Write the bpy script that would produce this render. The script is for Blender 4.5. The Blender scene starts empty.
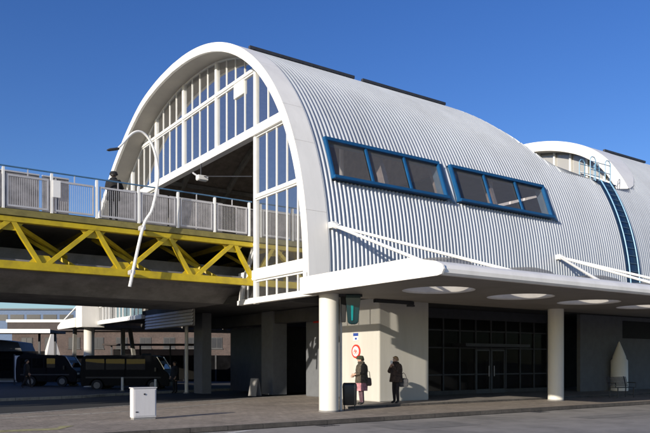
import bpy, bmesh, math, random
from mathutils import Vector, Matrix, noise
random.seed(7)
sc = bpy.context.scene
C = sc.collection
R = math.radians

# ------------------------------------------------------------------ camera model
# world: X runs along the vault, away to the right; Y runs along the arch plane, away to the left
CAM_H = 1.6
AZ = R(55)
ca, sa = math.cos(AZ), math.sin(AZ)

# ------------------------------------------------------------------ materials
def nodes_of(name):
    m = bpy.data.materials.new(name); m.use_nodes = True
    nt = m.node_tree
    return m, nt, nt.nodes['Principled BSDF']

def mat(name, col, rough=0.6, metal=0.0, var=0.12, scale=3.0, bump=0.0, bscale=40.0, spec=0.5, streak=False, stain=None, stain_scale=0.6, stain_amt=0.5):
    m, nt, b = nodes_of(name)
    N, L = nt.nodes, nt.links
    b.inputs['Roughness'].default_value = rough
    b.inputs['Metallic'].default_value = metal
    b.inputs['Specular IOR Level'].default_value = spec
    tc = N.new('ShaderNodeTexCoord')
    mp = N.new('ShaderNodeMapping')
    if streak: mp.inputs['Scale'].default_value = (1, 1, 0.12)
    L.new(tc.outputs['Object'], mp.inputs[0])
    n1 = N.new('ShaderNodeTexNoise'); n1.inputs['Scale'].default_value = scale; n1.inputs['Detail'].default_value = 8; n1.inputs['Roughness'].default_value = 0.65
    L.new(mp.outputs[0], n1.inputs['Vector'])
    rmp = N.new('ShaderNodeValToRGB')
    lo = [max(0, c * (1 - 2.2 * var)) for c in col]; hi = [min(1, c * (1 + 1.6 * var)) for c in col]
    rmp.color_ramp.elements[0].position = 0.3; rmp.color_ramp.elements[1].position = 0.7
    rmp.color_ramp.elements[0].color = (*lo, 1); rmp.color_ramp.elements[1].color = (*hi, 1)
    L.new(n1.outputs['Fac'], rmp.inputs[0])
    out = rmp.outputs[0]
    if stain:
        n2 = N.new('ShaderNodeTexNoise'); n2.inputs['Scale'].default_value = stain_scale; n2.inputs['Detail'].default_value = 6; n2.inputs['Roughness'].default_value = 0.7
        L.new(mp.outputs[0], n2.inputs['Vector'])
        r2 = N.new('ShaderNodeValToRGB'); r2.color_ramp.elements[0].position = 0.5; r2.color_ramp.elements[1].position = 0.68
        r2.color_ramp.elements[0].color = (0, 0, 0, 1); r2.color_ramp.elements[1].color = (stain_amt,) * 3 + (1,)
        L.new(n2.outputs['Fac'], r2.inputs[0])
        mx = N.new('ShaderNodeMixRGB'); mx.inputs[2].default_value = (*stain, 1)
        L.new(r2.outputs[0], mx.inputs[0]); L.new(out, mx.inputs[1]); out = mx.outputs[0]
    L.new(out, b.inputs['Base Color'])
    if bump:
        n3 = N.new('ShaderNodeTexNoise'); n3.inputs['Scale'].default_value = bscale; n3.inputs['Detail'].default_value = 5
        L.new(tc.outputs['Object'], n3.inputs['Vector'])
        bp = N.new('ShaderNodeBump'); bp.inputs['Strength'].default_value = bump; bp.inputs['Distance'].default_value = 0.02
        L.new(n3.outputs['Fac'], bp.inputs['Height']); L.new(bp.outputs[0], b.inputs['Normal'])
    return m

def glass(name, tint=(0.6, 0.62, 0.65), refl=0.3, rough=0.01, dirt=0.06, gcol=(0.9, 0.92, 0.95)):
    m = bpy.data.materials.new(name); m.use_nodes = True
    nt = m.node_tree; N, L = nt.nodes, nt.links
    N.remove(N['Principled BSDF'])
    tr = N.new('ShaderNodeBsdfTransparent'); tr.inputs[0].default_value = (*tint, 1)
    gl = N.new('ShaderNodeBsdfGlossy'); gl.inputs['Roughness'].default_value = rough; gl.inputs[0].default_value = (*gcol, 1)
    df = N.new('ShaderNodeBsdfDiffuse'); df.inputs[0].default_value = (0.45, 0.44, 0.42, 1)
    lw = N.new('ShaderNodeLayerWeight'); lw.inputs['Blend'].default_value = 0.5
    pw = N.new('ShaderNodeMath'); pw.operation = 'POWER'; pw.inputs[1].default_value = 3.5; L.new(lw.outputs['Facing'], pw.inputs[0])
    ad = N.new('ShaderNodeMath'); ad.operation = 'MULTIPLY_ADD'; ad.use_clamp = True; ad.inputs[1].default_value = 0.7; ad.inputs[2].default_value = refl
    L.new(pw.outputs[0], ad.inputs[0])
    tc = N.new('ShaderNodeTexCoord')
    nz = N.new('ShaderNodeTexNoise'); nz.inputs['Scale'].default_value = 0.35; nz.inputs['Detail'].default_value = 1
    L.new(tc.outputs['Object'], nz.inputs['Vector'])
    bp = N.new('ShaderNodeBump'); bp.inputs['Strength'].default_value = 0.15; bp.inputs['Distance'].default_value = 0.05
    L.new(nz.outputs['Fac'], bp.inputs['Height']); L.new(bp.outputs[0], gl.inputs['Normal'])
    m1 = N.new('ShaderNodeMixShader'); m1.inputs[0].default_value = dirt
    L.new(tr.outputs[0], m1.inputs[1]); L.new(df.outputs[0], m1.inputs[2])
    m2 = N.new('ShaderNodeMixShader')
    L.new(ad.outputs[0], m2.inputs[0]); L.new(m1.outputs[0], m2.inputs[1]); L.new(gl.outputs[0], m2.inputs[2])
    L.new(m2.outputs[0], N['Material Output'].inputs[0])
    return m

def brickish(name, c1, c2, mortar, bw, bh, rough=0.8, msize=0.012, plane='xy', var=0.25, bump=0.3):
    m, nt, b = nodes_of(name); N, L = nt.nodes, nt.links
    b.inputs['Roughness'].default_value = rough
    tc = N.new('ShaderNodeTexCoord'); vec = tc.outputs['Object']
    if plane != 'xy':
        sp = N.new('ShaderNodeSeparateXYZ'); cb = N.new('ShaderNodeCombineXYZ'); L.new(vec, sp.inputs[0])
        ad = N.new('ShaderNodeMath'); ad.operation = 'ADD'; L.new(sp.outputs[0], ad.inputs[0]); L.new(sp.outputs[1], ad.inputs[1])
        L.new(ad.outputs[0], cb.inputs[0]); L.new(sp.outputs[2], cb.inputs[1]); vec = cb.outputs[0]
    br = N.new('ShaderNodeTexBrick')
    br.inputs['Scale'].default_value = 1.0; br.inputs['Brick Width'].default_value = bw; br.inputs['Row Height'].default_value = bh
    br.inputs['Mortar Size'].default_value = msize; br.inputs['Color1'].default_value = (*c1, 1); br.inputs['Color2'].default_value = (*c2, 1); br.inputs['Mortar'].default_value = (*mortar, 1)
    L.new(vec, br.inputs['Vector'])
    nz = N.new('ShaderNodeTexNoise'); nz.inputs['Scale'].default_value = 0.5; nz.inputs['Detail'].default_value = 9; nz.inputs['Roughness'].default_value = 0.7
    L.new(tc.outputs['Object'], nz.inputs['Vector'])
    rm = N.new('ShaderNodeValToRGB'); rm.color_ramp.elements[0].position = 0.3; rm.color_ramp.elements[1].position = 0.72
    rm.color_ramp.elements[0].color = (1 - var * 1.6,) * 3 + (1,); rm.color_ramp.elements[1].color = (1 + var * 0.6,) * 3 + (1,)
    L.new(nz.outputs['Fac'], rm.inputs[0])
    mx = N.new('ShaderNodeMixRGB'); mx.blend_type = 'MULTIPLY'; mx.inputs[0].default_value = 1
    L.new(br.outputs['Color'], mx.inputs[1]); L.new(rm.outputs[0], mx.inputs[2])
    n4 = N.new('ShaderNodeTexNoise'); n4.inputs['Scale'].default_value = 4.5; n4.inputs['Detail'].default_value = 12; n4.inputs['Roughness'].default_value = 0.8
    L.new(tc.outputs['Object'], n4.inputs['Vector'])
    r4 = N.new('ShaderNodeValToRGB'); r4.color_ramp.elements[0].position = 0.36; r4.color_ramp.elements[1].position = 0.6
    r4.color_ramp.elements[0].color = (0.62, 0.62, 0.62, 1); r4.color_ramp.elements[1].color = (1.12, 1.12, 1.12, 1)
    L.new(n4.outputs['Fac'], r4.inputs[0])
    m4 = N.new('ShaderNodeMixRGB'); m4.blend_type = 'MULTIPLY'; m4.inputs[0].default_value = 1
    L.new(mx.outputs[0], m4.inputs[1]); L.new(r4.outputs[0], m4.inputs[2])
    L.new(m4.outputs[0], b.inputs['Base Color'])
    bp = N.new('ShaderNodeBump'); bp.inputs['Strength'].default_value = bump; bp.inputs['Distance'].default_value = 0.01
    L.new(br.outputs['Fac'], bp.inputs['Height']); bp.invert = True; L.new(bp.outputs[0], b.inputs['Normal'])
    return m

M = dict(
    white=mat('white_paint', (0.85, 0.82, 0.76), 0.42, var=0.03, scale=1.5, streak=True, stain=(0.55, 0.52, 0.46), stain_scale=1.2, stain_amt=0.22),
    whiteframe=mat('white_frame', (0.80, 0.79, 0.76), 0.4, var=0.02),
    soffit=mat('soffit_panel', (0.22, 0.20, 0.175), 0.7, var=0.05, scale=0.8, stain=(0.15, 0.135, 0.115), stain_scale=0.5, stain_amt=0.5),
    well=mat('skylight_well', (0.62, 0.59, 0.54), 0.6, var=0.05),
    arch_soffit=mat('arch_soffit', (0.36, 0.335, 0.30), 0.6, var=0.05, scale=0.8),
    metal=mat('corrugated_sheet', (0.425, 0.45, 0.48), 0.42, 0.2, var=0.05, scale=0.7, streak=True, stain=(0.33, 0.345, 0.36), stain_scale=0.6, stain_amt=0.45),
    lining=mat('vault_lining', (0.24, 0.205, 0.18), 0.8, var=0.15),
    dark=mat('dark_steel', (0.035, 0.035, 0.04), 0.55, var=0.15),
    blackpaint=mat('black_paint', (0.018, 0.018, 0.02), 0.38, var=0.15),
    blue=mat('blue_frame', (0.006, 0.075, 0.20), 0.4, var=0.08, scale=2),
    bluegrey=mat('blue_grey_flashing', (0.10, 0.17, 0.24), 0.5, var=0.1),
    lightblue=mat('light_blue_rail', (0.16, 0.34, 0.50), 0.4, var=0.05),
    navy=mat('navy_gutter', (0.006, 0.022, 0.060), 0.35, var=0.15, scale=4),
    yellow=mat('yellow_steel', (0.50, 0.37, 0.008), 0.5, var=0.10, scale=1.5, stain=(0.22, 0.15, 0.02), stain_scale=1.6, stain_amt=0.5),
    concrete=mat('raw_concrete', (0.26, 0.25, 0.24), 0.85, var=0.14, scale=1.2, bump=0.2, stain=(0.10, 0.095, 0.09), stain_scale=0.7, stain_amt=0.6),
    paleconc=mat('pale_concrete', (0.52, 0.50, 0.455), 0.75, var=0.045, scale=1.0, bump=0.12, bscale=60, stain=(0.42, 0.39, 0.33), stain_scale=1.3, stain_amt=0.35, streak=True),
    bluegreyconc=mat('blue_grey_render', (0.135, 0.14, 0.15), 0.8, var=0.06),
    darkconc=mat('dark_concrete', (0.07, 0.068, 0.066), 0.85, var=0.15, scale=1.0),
    column=mat('column_paint', (0.66, 0.63, 0.57), 0.6, var=0.03, scale=1.2, streak=True, stain=(0.45, 0.42, 0.36), stain_scale=1.4, stain_amt=0.3),
    rail=mat('rail_grey', (0.50, 0.49, 0.50), 0.5, 0.2, var=0.05),
    railblue=mat('rail_blue', (0.06, 0.15, 0.27), 0.4, var=0.05),
    screen=mat('screen_grey', (0.21, 0.20, 0.205), 0.6, var=0.25, scale=2.5),
    deck=mat('deck_concrete', (0.23, 0.22, 0.20), 0.85, var=0.1),
    fascia=mat('deck_edge_olive', (0.20, 0.17, 0.05), 0.6, var=0.15),
    glass_front=glass('front_glass', (0.60, 0.61, 0.62), 0.45, dirt=0.14),
    glass_side=glass('side_glass', (0.88, 0.82, 0.82), 0.06, dirt=0.16, gcol=(.5, .48, .5)),
    glass_dark=glass('dark_glass', (0.25, 0.26, 0.28), 0.0, dirt=0.02, gcol=(0.22, 0.225, 0.24)),
    teal=mat('teal_glass', (0.002, 0.028, 0.034), 0.15, var=0.1, spec=0.9),
    red=mat('sign_red', (0.60, 0.04, 0.025), 0.45, var=0.03),
    signwhite=mat('sign_white', (0.78, 0.77, 0.75), 0.45, var=0.02),
    signblue=mat('sign_blue', (0.03, 0.07, 0.30), 0.45, var=0.03),
    boxgrey=mat('cabinet_grey', (0.60, 0.59, 0.60), 0.55, var=0.04, stain=(0.42, 0.40, 0.38), stain_scale=2.5, stain_amt=0.3, streak=True),
    rubber=mat('rubber', (0.012, 0.012, 0.013), 0.8, var=0.1),
    vanpaint=mat('dark_van_paint', (0.006, 0.007, 0.010), 0.5, var=0.05, spec=0.1),
    shade_band=mat('black_shade_band', (0.007, 0.007, 0.008), 0.9, var=0.3, scale=1.0, spec=0.0),
    doorframe=mat('dark_door_frame', (0.05, 0.05, 0.052), 0.5, var=0.05),
    shadekerb=brickish('shaded_kerb_stone', (0.085, 0.075, 0.066), (0.105, 0.092, 0.08), (0.04, 0.036, 0.032), 1.0, 5.0, msize=0.012, var=0.3),  # stone colour darkened to carry the shade on the kerb face
    patch=mat('patch_asphalt', (0.20, 0.188, 0.175), 0.9, var=0.12, scale=2.0, bump=0.3, bscale=120),
    glass_van=glass('van_glass', (0.12, 0.13, 0.14), 0.06, dirt=0.02, gcol=(0.28, 0.30, 0.34)),
    lens=mat('teal_lens', (0.004, 0.20, 0.21), 0.15, var=0.1),
    silver=mat('silver_trim', (0.45, 0.46, 0.48), 0.3, 0.7, var=0.05),
    redbrick=brickish('red_brown_brick', (0.075, 0.046, 0.038), (0.105, 0.066, 0.054), (0.11, 0.09, 0.08), 0.24, 0.08, plane='v'),
    roofdark=mat('dark_roof', (0.06, 0.045, 0.04), 0.8, var=0.1),
    slateblue=mat('slate_blue_cladding', (0.07, 0.12, 0.22), 0.6, var=0.08),
    skin=mat('skin', (0.52, 0.32, 0.23), 0.55, var=0.05),
    coat_green=mat('coat_olive', (0.070, 0.056, 0.040), 0.85, var=0.35, scale=14, bump=0.5, bscale=30),
    coat_brown=mat('coat_brown', (0.055, 0.036, 0.028), 0.85, var=0.35, scale=14, bump=0.5, bscale=30),
    black_cloth=mat('black_cloth', (0.012, 0.012, 0.014), 0.9, var=0.3, scale=10),
    pink=mat('rose_skirt', (0.42, 0.19, 0.21), 0.9, var=0.2, scale=12),
    mauve=mat('mauve_leggings', (0.11, 0.06, 0.075), 0.9, var=0.2, scale=12),
    trousers=mat('dark_trousers', (0.022, 0.018, 0.02), 0.9, var=0.2, scale=12),
    hat=mat('green_hat', (0.040, 0.045, 0.025), 0.95, var=0.4, scale=25, bump=0.8, bscale=60),
    hair_blond=mat('hair_fair', (0.36, 0.24, 0.12), 0.7, var=0.3, scale=30),
    hair_dark=mat('hair_dark', (0.02, 0.014, 0.01), 0.6, var=0.3, scale=30),
    leather=mat('brown_leather', (0.06, 0.03, 0.02), 0.5, var=0.2),
    greybag=mat('grey_bag', (0.055, 0.055, 0.06), 0.7, var=0.3, scale=12),
    shoe=mat('shoe_black', (0.012, 0.011, 0.01), 0.5),
    eye=mat('eye_dark', (0.02, 0.015, 0.012), 0.3),
    lip=mat('lip', (0.35, 0.12, 0.10), 0.5),
    paving=brickish('brown_paving', (0.30, 0.252, 0.208), (0.36, 0.305, 0.25), (0.15, 0.13, 0.115), 0.30, 0.30, msize=0.006, var=0.22),
    paving2=brickish('upper_paving', (0.28, 0.25, 0.22), (0.32, 0.285, 0.25), (0.15, 0.13, 0.115), 0.30, 0.30, msize=0.006, var=0.2),
    kerb=brickish('kerb_stone', (0.42, 0.39, 0.35), (0.46, 0.43, 0.38), (0.16, 0.15, 0.14), 1.0, 5.0, msize=0.012, var=0.2),
    asphalt=mat('road_asphalt', (0.27, 0.25, 0.228), 0.9, var=0.10, scale=1.1, bump=0.35, bscale=120, stain=(0.14, 0.132, 0.124), stain_scale=0.45, stain_amt=0.75),
    lane=mat('lane_asphalt', (0.024, 0.024, 0.027), 0.9, var=0.12, scale=1.2, bump=0.3, bscale=120),
    earth=mat('ground_asphalt', (0.12, 0.115, 0.11), 0.9, var=0.15, scale=0.3),
    paint_w=mat('road_paint_white', (0.62, 0.61, 0.58), 0.7, var=0.12, scale=5),
    paint_y=mat('road_paint_yellow', (0.36, 0.33, 0.15), 0.8, var=0.3, scale=5, stain=(0.22, 0.19, 0.15), stain_scale=3, stain_amt=0.8),
)
def opal():
    m = bpy.data.materials.new('opal_dome'); m.use_nodes = True
    nt = m.node_tree; N, L = nt.nodes, nt.links; N.remove(N['Principled BSDF'])
    tr = N.new('ShaderNodeBsdfTransparent'); tl = N.new('ShaderNodeBsdfTranslucent'); tl.inputs[0].default_value = (0.6, 0.6, 0.58, 1)
    mx = N.new('ShaderNodeMixShader'); mx.inputs[0].default_value = 0.62
    L.new(tr.outputs[0], mx.inputs[1]); L.new(tl.outputs[0], mx.inputs[2]); L.new(mx.outputs[0], N['Material Output'].inputs[0])
    return m
M['opal'] = opal()

# ------------------------------------------------------------------ mesh helpers
class MB:
    def __init__(s): s.v = []; s.f = []; s.mi = []; s.cur = 0
    def add(s, vs, fs):
        o = len(s.v); s.v += [tuple(v) for v in vs]
        for f in fs: s.f.append([i + o for i in f]); s.mi.append(s.cur)
        return s
    def box(s, x0, x1, y0, y1, z0, z1):
        return s.add([(x, y, z) for z in (z0, z1) for y in (y0, y1) for x in (x0, x1)],
                     [(0, 2, 3, 1), (4, 5, 7, 6), (0, 1, 5, 4), (2, 6, 7, 3), (0, 4, 6, 2), (1, 3, 7, 5)])
    def bar(s, a, b, w, h, up=(0, 0, 1)):
        a, b = Vector(a), Vector(b); d = (b - a).normalized(); u = Vector(up)
        if abs(d.dot(u)) > 0.98: u = Vector((1, 0, 0))
        r = d.cross(u).normalized(); u = r.cross(d).normalized()
        vs = [p + r * (i * w / 2) + u * (j * h / 2) for p in (a, b) for i, j in ((-1, -1), (1, -1), (1, 1), (-1, 1))]
        return s.add(vs, [(0, 1, 2, 3), (7, 6, 5, 4), (0, 4, 5, 1), (1, 5, 6, 2), (2, 6, 7, 3), (3, 7, 4, 0)])
    def tube(s, pts, r, seg=10, caps=True):
        pts = [Vector(p) for p in pts]; n = len(pts)
        rs = r if isinstance(r, (list, tuple)) else [r] * n
        ref = None; rings = []
        for i, p in enumerate(pts):
            d = (pts[min(i + 1, n - 1)] - pts[max(i - 1, 0)]).normalized()
            if ref is None: ref = d.orthogonal().normalized()
            ref = (ref - d * ref.dot(d)).normalized(); b = d.cross(ref)
            rings.append([p + (ref * math.cos(2 * math.pi * k / seg) + b * math.sin(2 * math.pi * k / seg)) * rs[i] for k in range(seg)])
        fs = [(i * seg + k, i * seg + (k + 1) % seg, (i + 1) * seg + (k + 1) % seg, (i + 1) * seg + k) for i in range(n - 1) for k in range(seg)]
        if caps: fs += [tuple(range(seg))[::-1], tuple((n - 1) * seg + k for k in range(seg))]
        return s.add([q for rg in rings for q in rg], fs)
    def cyl(s, x, y, z0, z1, r, seg=32, r1=None):
        return s.tube([(x, y, z0), (x, y, z1)], [r, r if r1 is None else r1], seg)
    def rings(s, rgs, closed=True, caps=True):
        m = len(rgs[0]); n = len(rgs)
        fs = [(i * m + k, i * m + (k + 1) % m, (i + 1) * m + (k + 1) % m, (i + 1) * m + k) for i in range(n - 1) for k in range(m if closed else m - 1)]
        if caps and closed: fs += [tuple(range(m))[::-1], tuple((n - 1) * m + k for k in range(m))]
        return s.add([q for rg in rgs for q in rg], fs)
    def prism(s, poly, lo, hi, axis):
        # poly: 2D points; axis: extrusion axis index; remaining axes in order
        def mk(p, e):
            q = list(p); q.insert(axis, e); return tuple(q)
        n = len(poly)
        return s.add([mk(p, lo) for p in poly] + [mk(p, hi) for p in poly],
                     [tuple(range(n))[::-1], tuple(n + k for k in range(n))] + [(k, (k + 1) % n, n + (k + 1) % n, n + k) for k in range(n)])
    def sphere(s, c, r, seg=12, sc_=(1, 1, 1)):
        rg = []
        for i in range(seg // 2 + 1):
            t = math.pi * i / (seg // 2); rr = max(math.sin(t), 0.01) * r
            rg.append([(c[0] + rr * math.cos(2 * math.pi * k / seg) * sc_[0], c[1] + rr * math.sin(2 * math.pi * k / seg) * sc_[1], c[2] - r * math.cos(t) * sc_[2]) for k in range(seg)])
        return s.rings(rg)
    def build(s, name, m, parent=None, smooth=False, bevel=0.0, angle=40):
        me = bpy.data.meshes.new(name)
        off = world_loc(parent)
        rot = world_rot(parent).inverted() if parent else Matrix.Identity(3)
        vs = [rot @ (Vector(v) - off) for v in s.v] if parent and not getattr(s, 'local', False) else [Vector(v) for v in s.v]
        me.from_pydata(vs, [], s.f)
        ms = m if isinstance(m, list) else [m]
        for q in ms: me.materials.append(q)
        if len(ms) > 1:
            for p, i in zip(me.polygons, s.mi): p.material_index = i
        bm = bmesh.new(); bm.from_mesh(me); bmesh.ops.recalc_face_normals(bm, faces=bm.faces)
        if bevel:
            es = [e for e in bm.edges if len(e.link_faces) == 2 and e.calc_face_angle(0) > R(30)]
            bmesh.ops.bevel(bm, geom=es, offset=bevel, segments=2, affect='EDGES', clamp_overlap=True)
        bm.to_mesh(me); bm.free()
        if smooth: me.shade_smooth(); me.set_sharp_from_angle(angle=R(angle))
        o = bpy.data.objects.new(name, me); C.objects.link(o)
        if parent: o.parent = parent
        return o

def world_loc(o):
    if o is None: return Vector((0, 0, 0))
    if o.parent: return world_loc(o.parent) + world_rot(o.parent) @ Vector(o.location)
    return Vector(o.location)
def world_rot(o):
    while o.parent: o = o.parent
    return o.rotation_euler.to_matrix()
def tag(o, label, cat, group=None):
    o['label'] = label; o['category'] = cat
    if group: o['group'] = group
    return o
def thing(name, label, cat, loc=(0, 0, 0), rz=0, group=None):
    o = bpy.data.objects.new(name, None); o.empty_display_size = 0.3; C.objects.link(o)
    o.location = loc; o.rotation_euler = (0, 0, rz)
    return tag(o, label, cat, group)
def struct(mb, name, m, **k):
    o = mb.build(name, m, **k); o['kind'] = 'structure'; return o
def solo(mb, name, m, label, cat, group=None, loc=None, **k):
    """a thing that is one mesh, its origin moved to its base"""
    if loc is None:
        xs = [v[0] for v in mb.v]; ys = [v[1] for v in mb.v]; zs = [v[2] for v in mb.v]
        loc = ((min(xs) + max(xs)) / 2, (min(ys) + max(ys)) / 2, min(zs))
    mb.v = [(v[0] - loc[0], v[1] - loc[1], v[2] - loc[2]) for v in mb.v]
    o = mb.build(name, m, **k); o.location = loc
    return tag(o, label, cat, group)
def dup(root, loc, rz=None, label=None):
    r = root.copy(); C.objects.link(r); r.location = loc
    if rz is not None: r.rotation_euler = (0, 0, rz)
    if label: r['label'] = label
    for ch in list(root.children):
        c = ch.copy(); C.objects.link(c); c.parent = r
        for g in ch.children:
            d = g.copy(); C.objects.link(d); d.parent = c
    return r

# ------------------------------------------------------------------ vault profile (y,z), right foot -> crown -> left foot
YC, AA, BB, Z0, NN = 29.6, 10.95, 10.78, 4.0, 2.25
def right_pt(t):
    return (YC - AA * abs(math.cos(t)) ** (2 / NN), Z0 + BB * abs(math.sin(t)) ** (2 / NN))
def lin(a, b, n): return [a + (b - a) * i / n for i in range(n)]
T_R = lin(0.0, 0.12, 6) + lin(0.12, 0.297, 5) + lin(0.297, 0.453, 5) + lin(0.453, 0.575, 4) + lin(0.575, 1.53, 30)
LEFT = [(29.6, 14.78), (31.4, 14.66), (33.35, 14.30), (34.98, 13.65), (36.5, 12.84), (37.9, 11.92), (39.6, 10.5), (41.6, 8.4), (43.2, 6.2), (44.3, 4.0)]
def catmull(P, n):
    out = []
    for i in range(len(P) - 1):
        p0 = P[max(i - 1, 0)]; p1 = P[i]; p2 = P[i + 1]; p3 = P[min(i + 2, len(P) - 1)]
        for k in range(n):
            u = k / n
            out.append(tuple(0.5 * (2 * p1[j] + (p2[j] - p0[j]) * u + (2 * p0[j] - 5 * p1[j] + 4 * p2[j] - p3[j]) * u * u + (3 * p1[j] - p0[j] - 3 * p2[j] + p3[j]) * u ** 3) for j in range(len(p1))))
    out.append(P[-1]); return out
left_s = catmull(LEFT, 4)
PROF = [right_pt(t) for t in T_R] + left_s
TT = list(T_R) + [math.pi / 2 + 1.5 * i / (len(left_s) - 1) for i in range(len(left_s))]
NP = len(PROF)
TE = [TT[i] if i < len(T_R) else math.asin(min(1.0, max(0.0, (PROF[i][1] - Z0) / BB)) ** (NN / 2)) for i in range(NP)]   # same height on the right half
def prof_norm(i):
    a = PROF[max(i - 1, 0)]; b = PROF[min(i + 1, NP - 1)]
    ty, tz = b[0] - a[0], b[1] - a[1]; l = math.hypot(ty, tz)
    return (-tz / l, ty / l)
NRM = [prof_norm(i) for i in range(NP)]
def off(i, d): return (PROF[i][0] + NRM[i][0] * d, PROF[i][1] + NRM[i][1] * d)
def interp(tab, t):
    if t <= tab[0][0]: return tab[0][1]
    for (a, va), (b, vb) in zip(tab, tab[1:]):
        if t <= b: return va + (vb - va) * (t - a) / (b - a)
    return tab[-1][1]
INNER = [off(i, -0.28) for i in range(NP)]
def zin(y):
    best = None
    for a, b in zip(INNER, INNER[1:]):
        if a[0] <= y <= b[0]: 
            z = a[1] + (b[1] - a[1]) * (y - a[0]) / max(b[0] - a[0], 1e-6); best = z if best is None else max(best, z)
    return best if best is not None else -1.0

XF, XT, XG = 12.40, 13.20, 13.40      # front rim, start of corrugated sheet, glazing plane
XEND = [(0, 30.2), (0.57, 30.2), (0.58, 28.9), (0.595, 27.6), (0.62, 26.7), (0.71, 25.9), (0.85, 24.9), (0.98, 24.3), (1.04, 23.7), (1.57, 23.2), (3.2, 23.2)]
XF2 = [(0, 32.7), (0.57, 32.7), (0.70, 33.0), (0.9, 33.7), (1.1, 34.2), (1.57, 34.4), (3.2, 34.6)]
XT2 = [(0, 32.75), (0.57, 32.75), (0.60, 33.4), (0.69, 34.3), (0.9, 35.5), (1.08, 36.5), (1.57, 37.2), (3.2, 37.2)]

def corrugated(x0, x1, cut_lo=None, cut_hi=None, holes=(), pitch=0.17, depth=0.042):
    mb = MB(); cols = []
    n = int(round((x1 - x0) / pitch))
    for k in range(n):
        b = x0 + k * pitch
        for dx, h in ((0.0, 0), (0.040, depth), (0.070, depth), (0.115, 0)):
            cols.append((b + dx, h))
    cols.append((x1, 0))
    vs = []
    for x, h in cols:
        for i in range(NP):
            xx = x
            if cut_hi: xx = min(xx, interp(cut_hi, TE[i]))
            if cut_lo: xx = max(xx, interp(cut_lo, TE[i]))
            y, z = off(i, h); vs.append((xx, y, z))
    fs = []
    for c in range(len(cols) - 1):
        for i in range(NP - 1):
            q = [c * NP + i, (c + 1) * NP + i, (c + 1) * NP + i + 1, c * NP + i + 1]
            w1 = vs[q[1]][0] - vs[q[0]][0]; w2 = vs[q[2]][0] - vs[q[3]][0]
            if w1 < 1e-5 and w2 < 1e-5: continue
            tm = (TT[i] + TT[i + 1]) / 2; xm = (cols[c][0] + cols[c + 1][0]) / 2
            if any(a < xm < b and u < tm < v for a, b, u, v in holes): continue
            fs.append(q)
    mb.add(vs, fs); return mb

# ================================================================== SETTING
struct(MB().add([(-900, -900, -0.12), (900, -900, -0.12), (900, 900, -0.12), (-900, 900, -0.12)], [(0, 1, 2, 3)]), 'ground', M['earth'])
KY = 15.6
def sheet(poly, z): return MB().add([(p[0], p[1], z) for p in poly], [tuple(range(len(poly)))])
struct(sheet([(-80, -40), (140, -40), (140, KY - 0.0), (-80, KY - 0.0)], -0.112), 'road', M['asphalt'])
near = [(-60, 21.2), (-20, 21.4), (-5, 21.8), (4.1, 23.0), (8.3, 24.7), (12.2, 26.1), (16.5, 27.5), (22, 28.6), (30, 29.2), (90, 30)]
far = [(-60, 31.0), (-20, 31.6), (5.8, 32.6), (11.6, 34.6), (17, 36.4), (22, 37.6), (30, 39), (90, 41)]
near_s = catmull(near, 5); far_s = catmull(far, 5)
def slab(poly, z0, z1):
    return MB().prism(poly, z0, z1, 2)
struct(slab([(-60, KY + 0.16), (90, KY + 0.16)] + near_s[::-1], -0.115, 0.0), 'pavement', M['paving'])
struct(slab([(-60, KY), (90, KY), (90, KY + 0.158), (-60, KY + 0.158)], -0.116, 0.012), 'kerb', M['shadekerb'], bevel=0.02)
struct(MB().box(14.3, 60, 19.05, 19.098, -0.05, 0.076), 'pavement_step', M['shadekerb'])  # thin dark strip, the step's shade line put into its colour
struct(slab(near_s + far_s[::-1], -0.118, -0.095), 'lane', M['lane'])
def ribbon(pts, w, z0, z1):
    mb = MB(); rg = []
    for i, p in enumerate(pts):
        a = Vector(pts[max(i - 1, 0)]); b = Vector(pts[min(i + 1, len(pts) - 1)]); d = (b - a).normalized(); n = Vector((-d.y, d.x)) * w / 2
        p = Vector(p); rg.append([(p.x - n.x, p.y - n.y, z0), (p.x + n.x, p.y + n.y, z0), (p.x + n.x, p.y + n.y, z1), (p.x - n.x, p.y - n.y, z1)])
    return mb.rings(rg)
struct(ribbon([(p[0], p[1] + 0.08) for p in near_s], 0.15, -0.117, 0.014), 'lane_kerb', M['kerb'])
struct(ribbon(far_s, 0.15, -0.117, 0.03), 'far_kerb', M['kerb'])
struct(slab(far_s + [(90, 140), (-60, 140)], -0.114, 0.0), 'far_pavement', M['lane'])
drain = catmull([(-60, 19.0), (-10, 20.3), (3.9, 21.5), (7.75, 22.2), (11.6, 24.0), (13.6, 25.3)], 6)
struct(ribbon(drain, 0.16, -0.02, 0.006), 'pale_paving_strip', M['kerb'])
struct(slab([(14.3, 19.1), (60, 19.1), (60, 28.4), (19, 26.5), (16.88, 23.12)], -0.05, 0.08), 'upper_pavement', M['paving2'], bevel=0.015)
# repairs and drains
for nm_, pts_ in (('asphalt_patch', [(11.6, 13.3), (14.4, 13.2), (14.5, 14.6), (11.7, 14.7)]), ('asphalt_patch', [(18.5, 12.6), (24.0, 12.5), (24.0, 13.3), (18.5, 13.4)])):
    struct(sheet(pts_, -0.108), nm_, M['patch'])
for x_ in (10.6, 19.4):
    g_ = MB()
    for k in range(6): g_.box(x_ + k * .08, x_ + .04 + k * .08, KY - 0.42, KY - 0.06, -0.112, -0.104)
    g_.box(x_ - .04, x_, KY - .46, KY - .02, -0.112, -0.103); g_.box(x_ + .44, x_ + .48, KY - .46, KY - .02, -0.112, -0.103)
    struct(g_, 'drain_grate', M['dark'])
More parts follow.
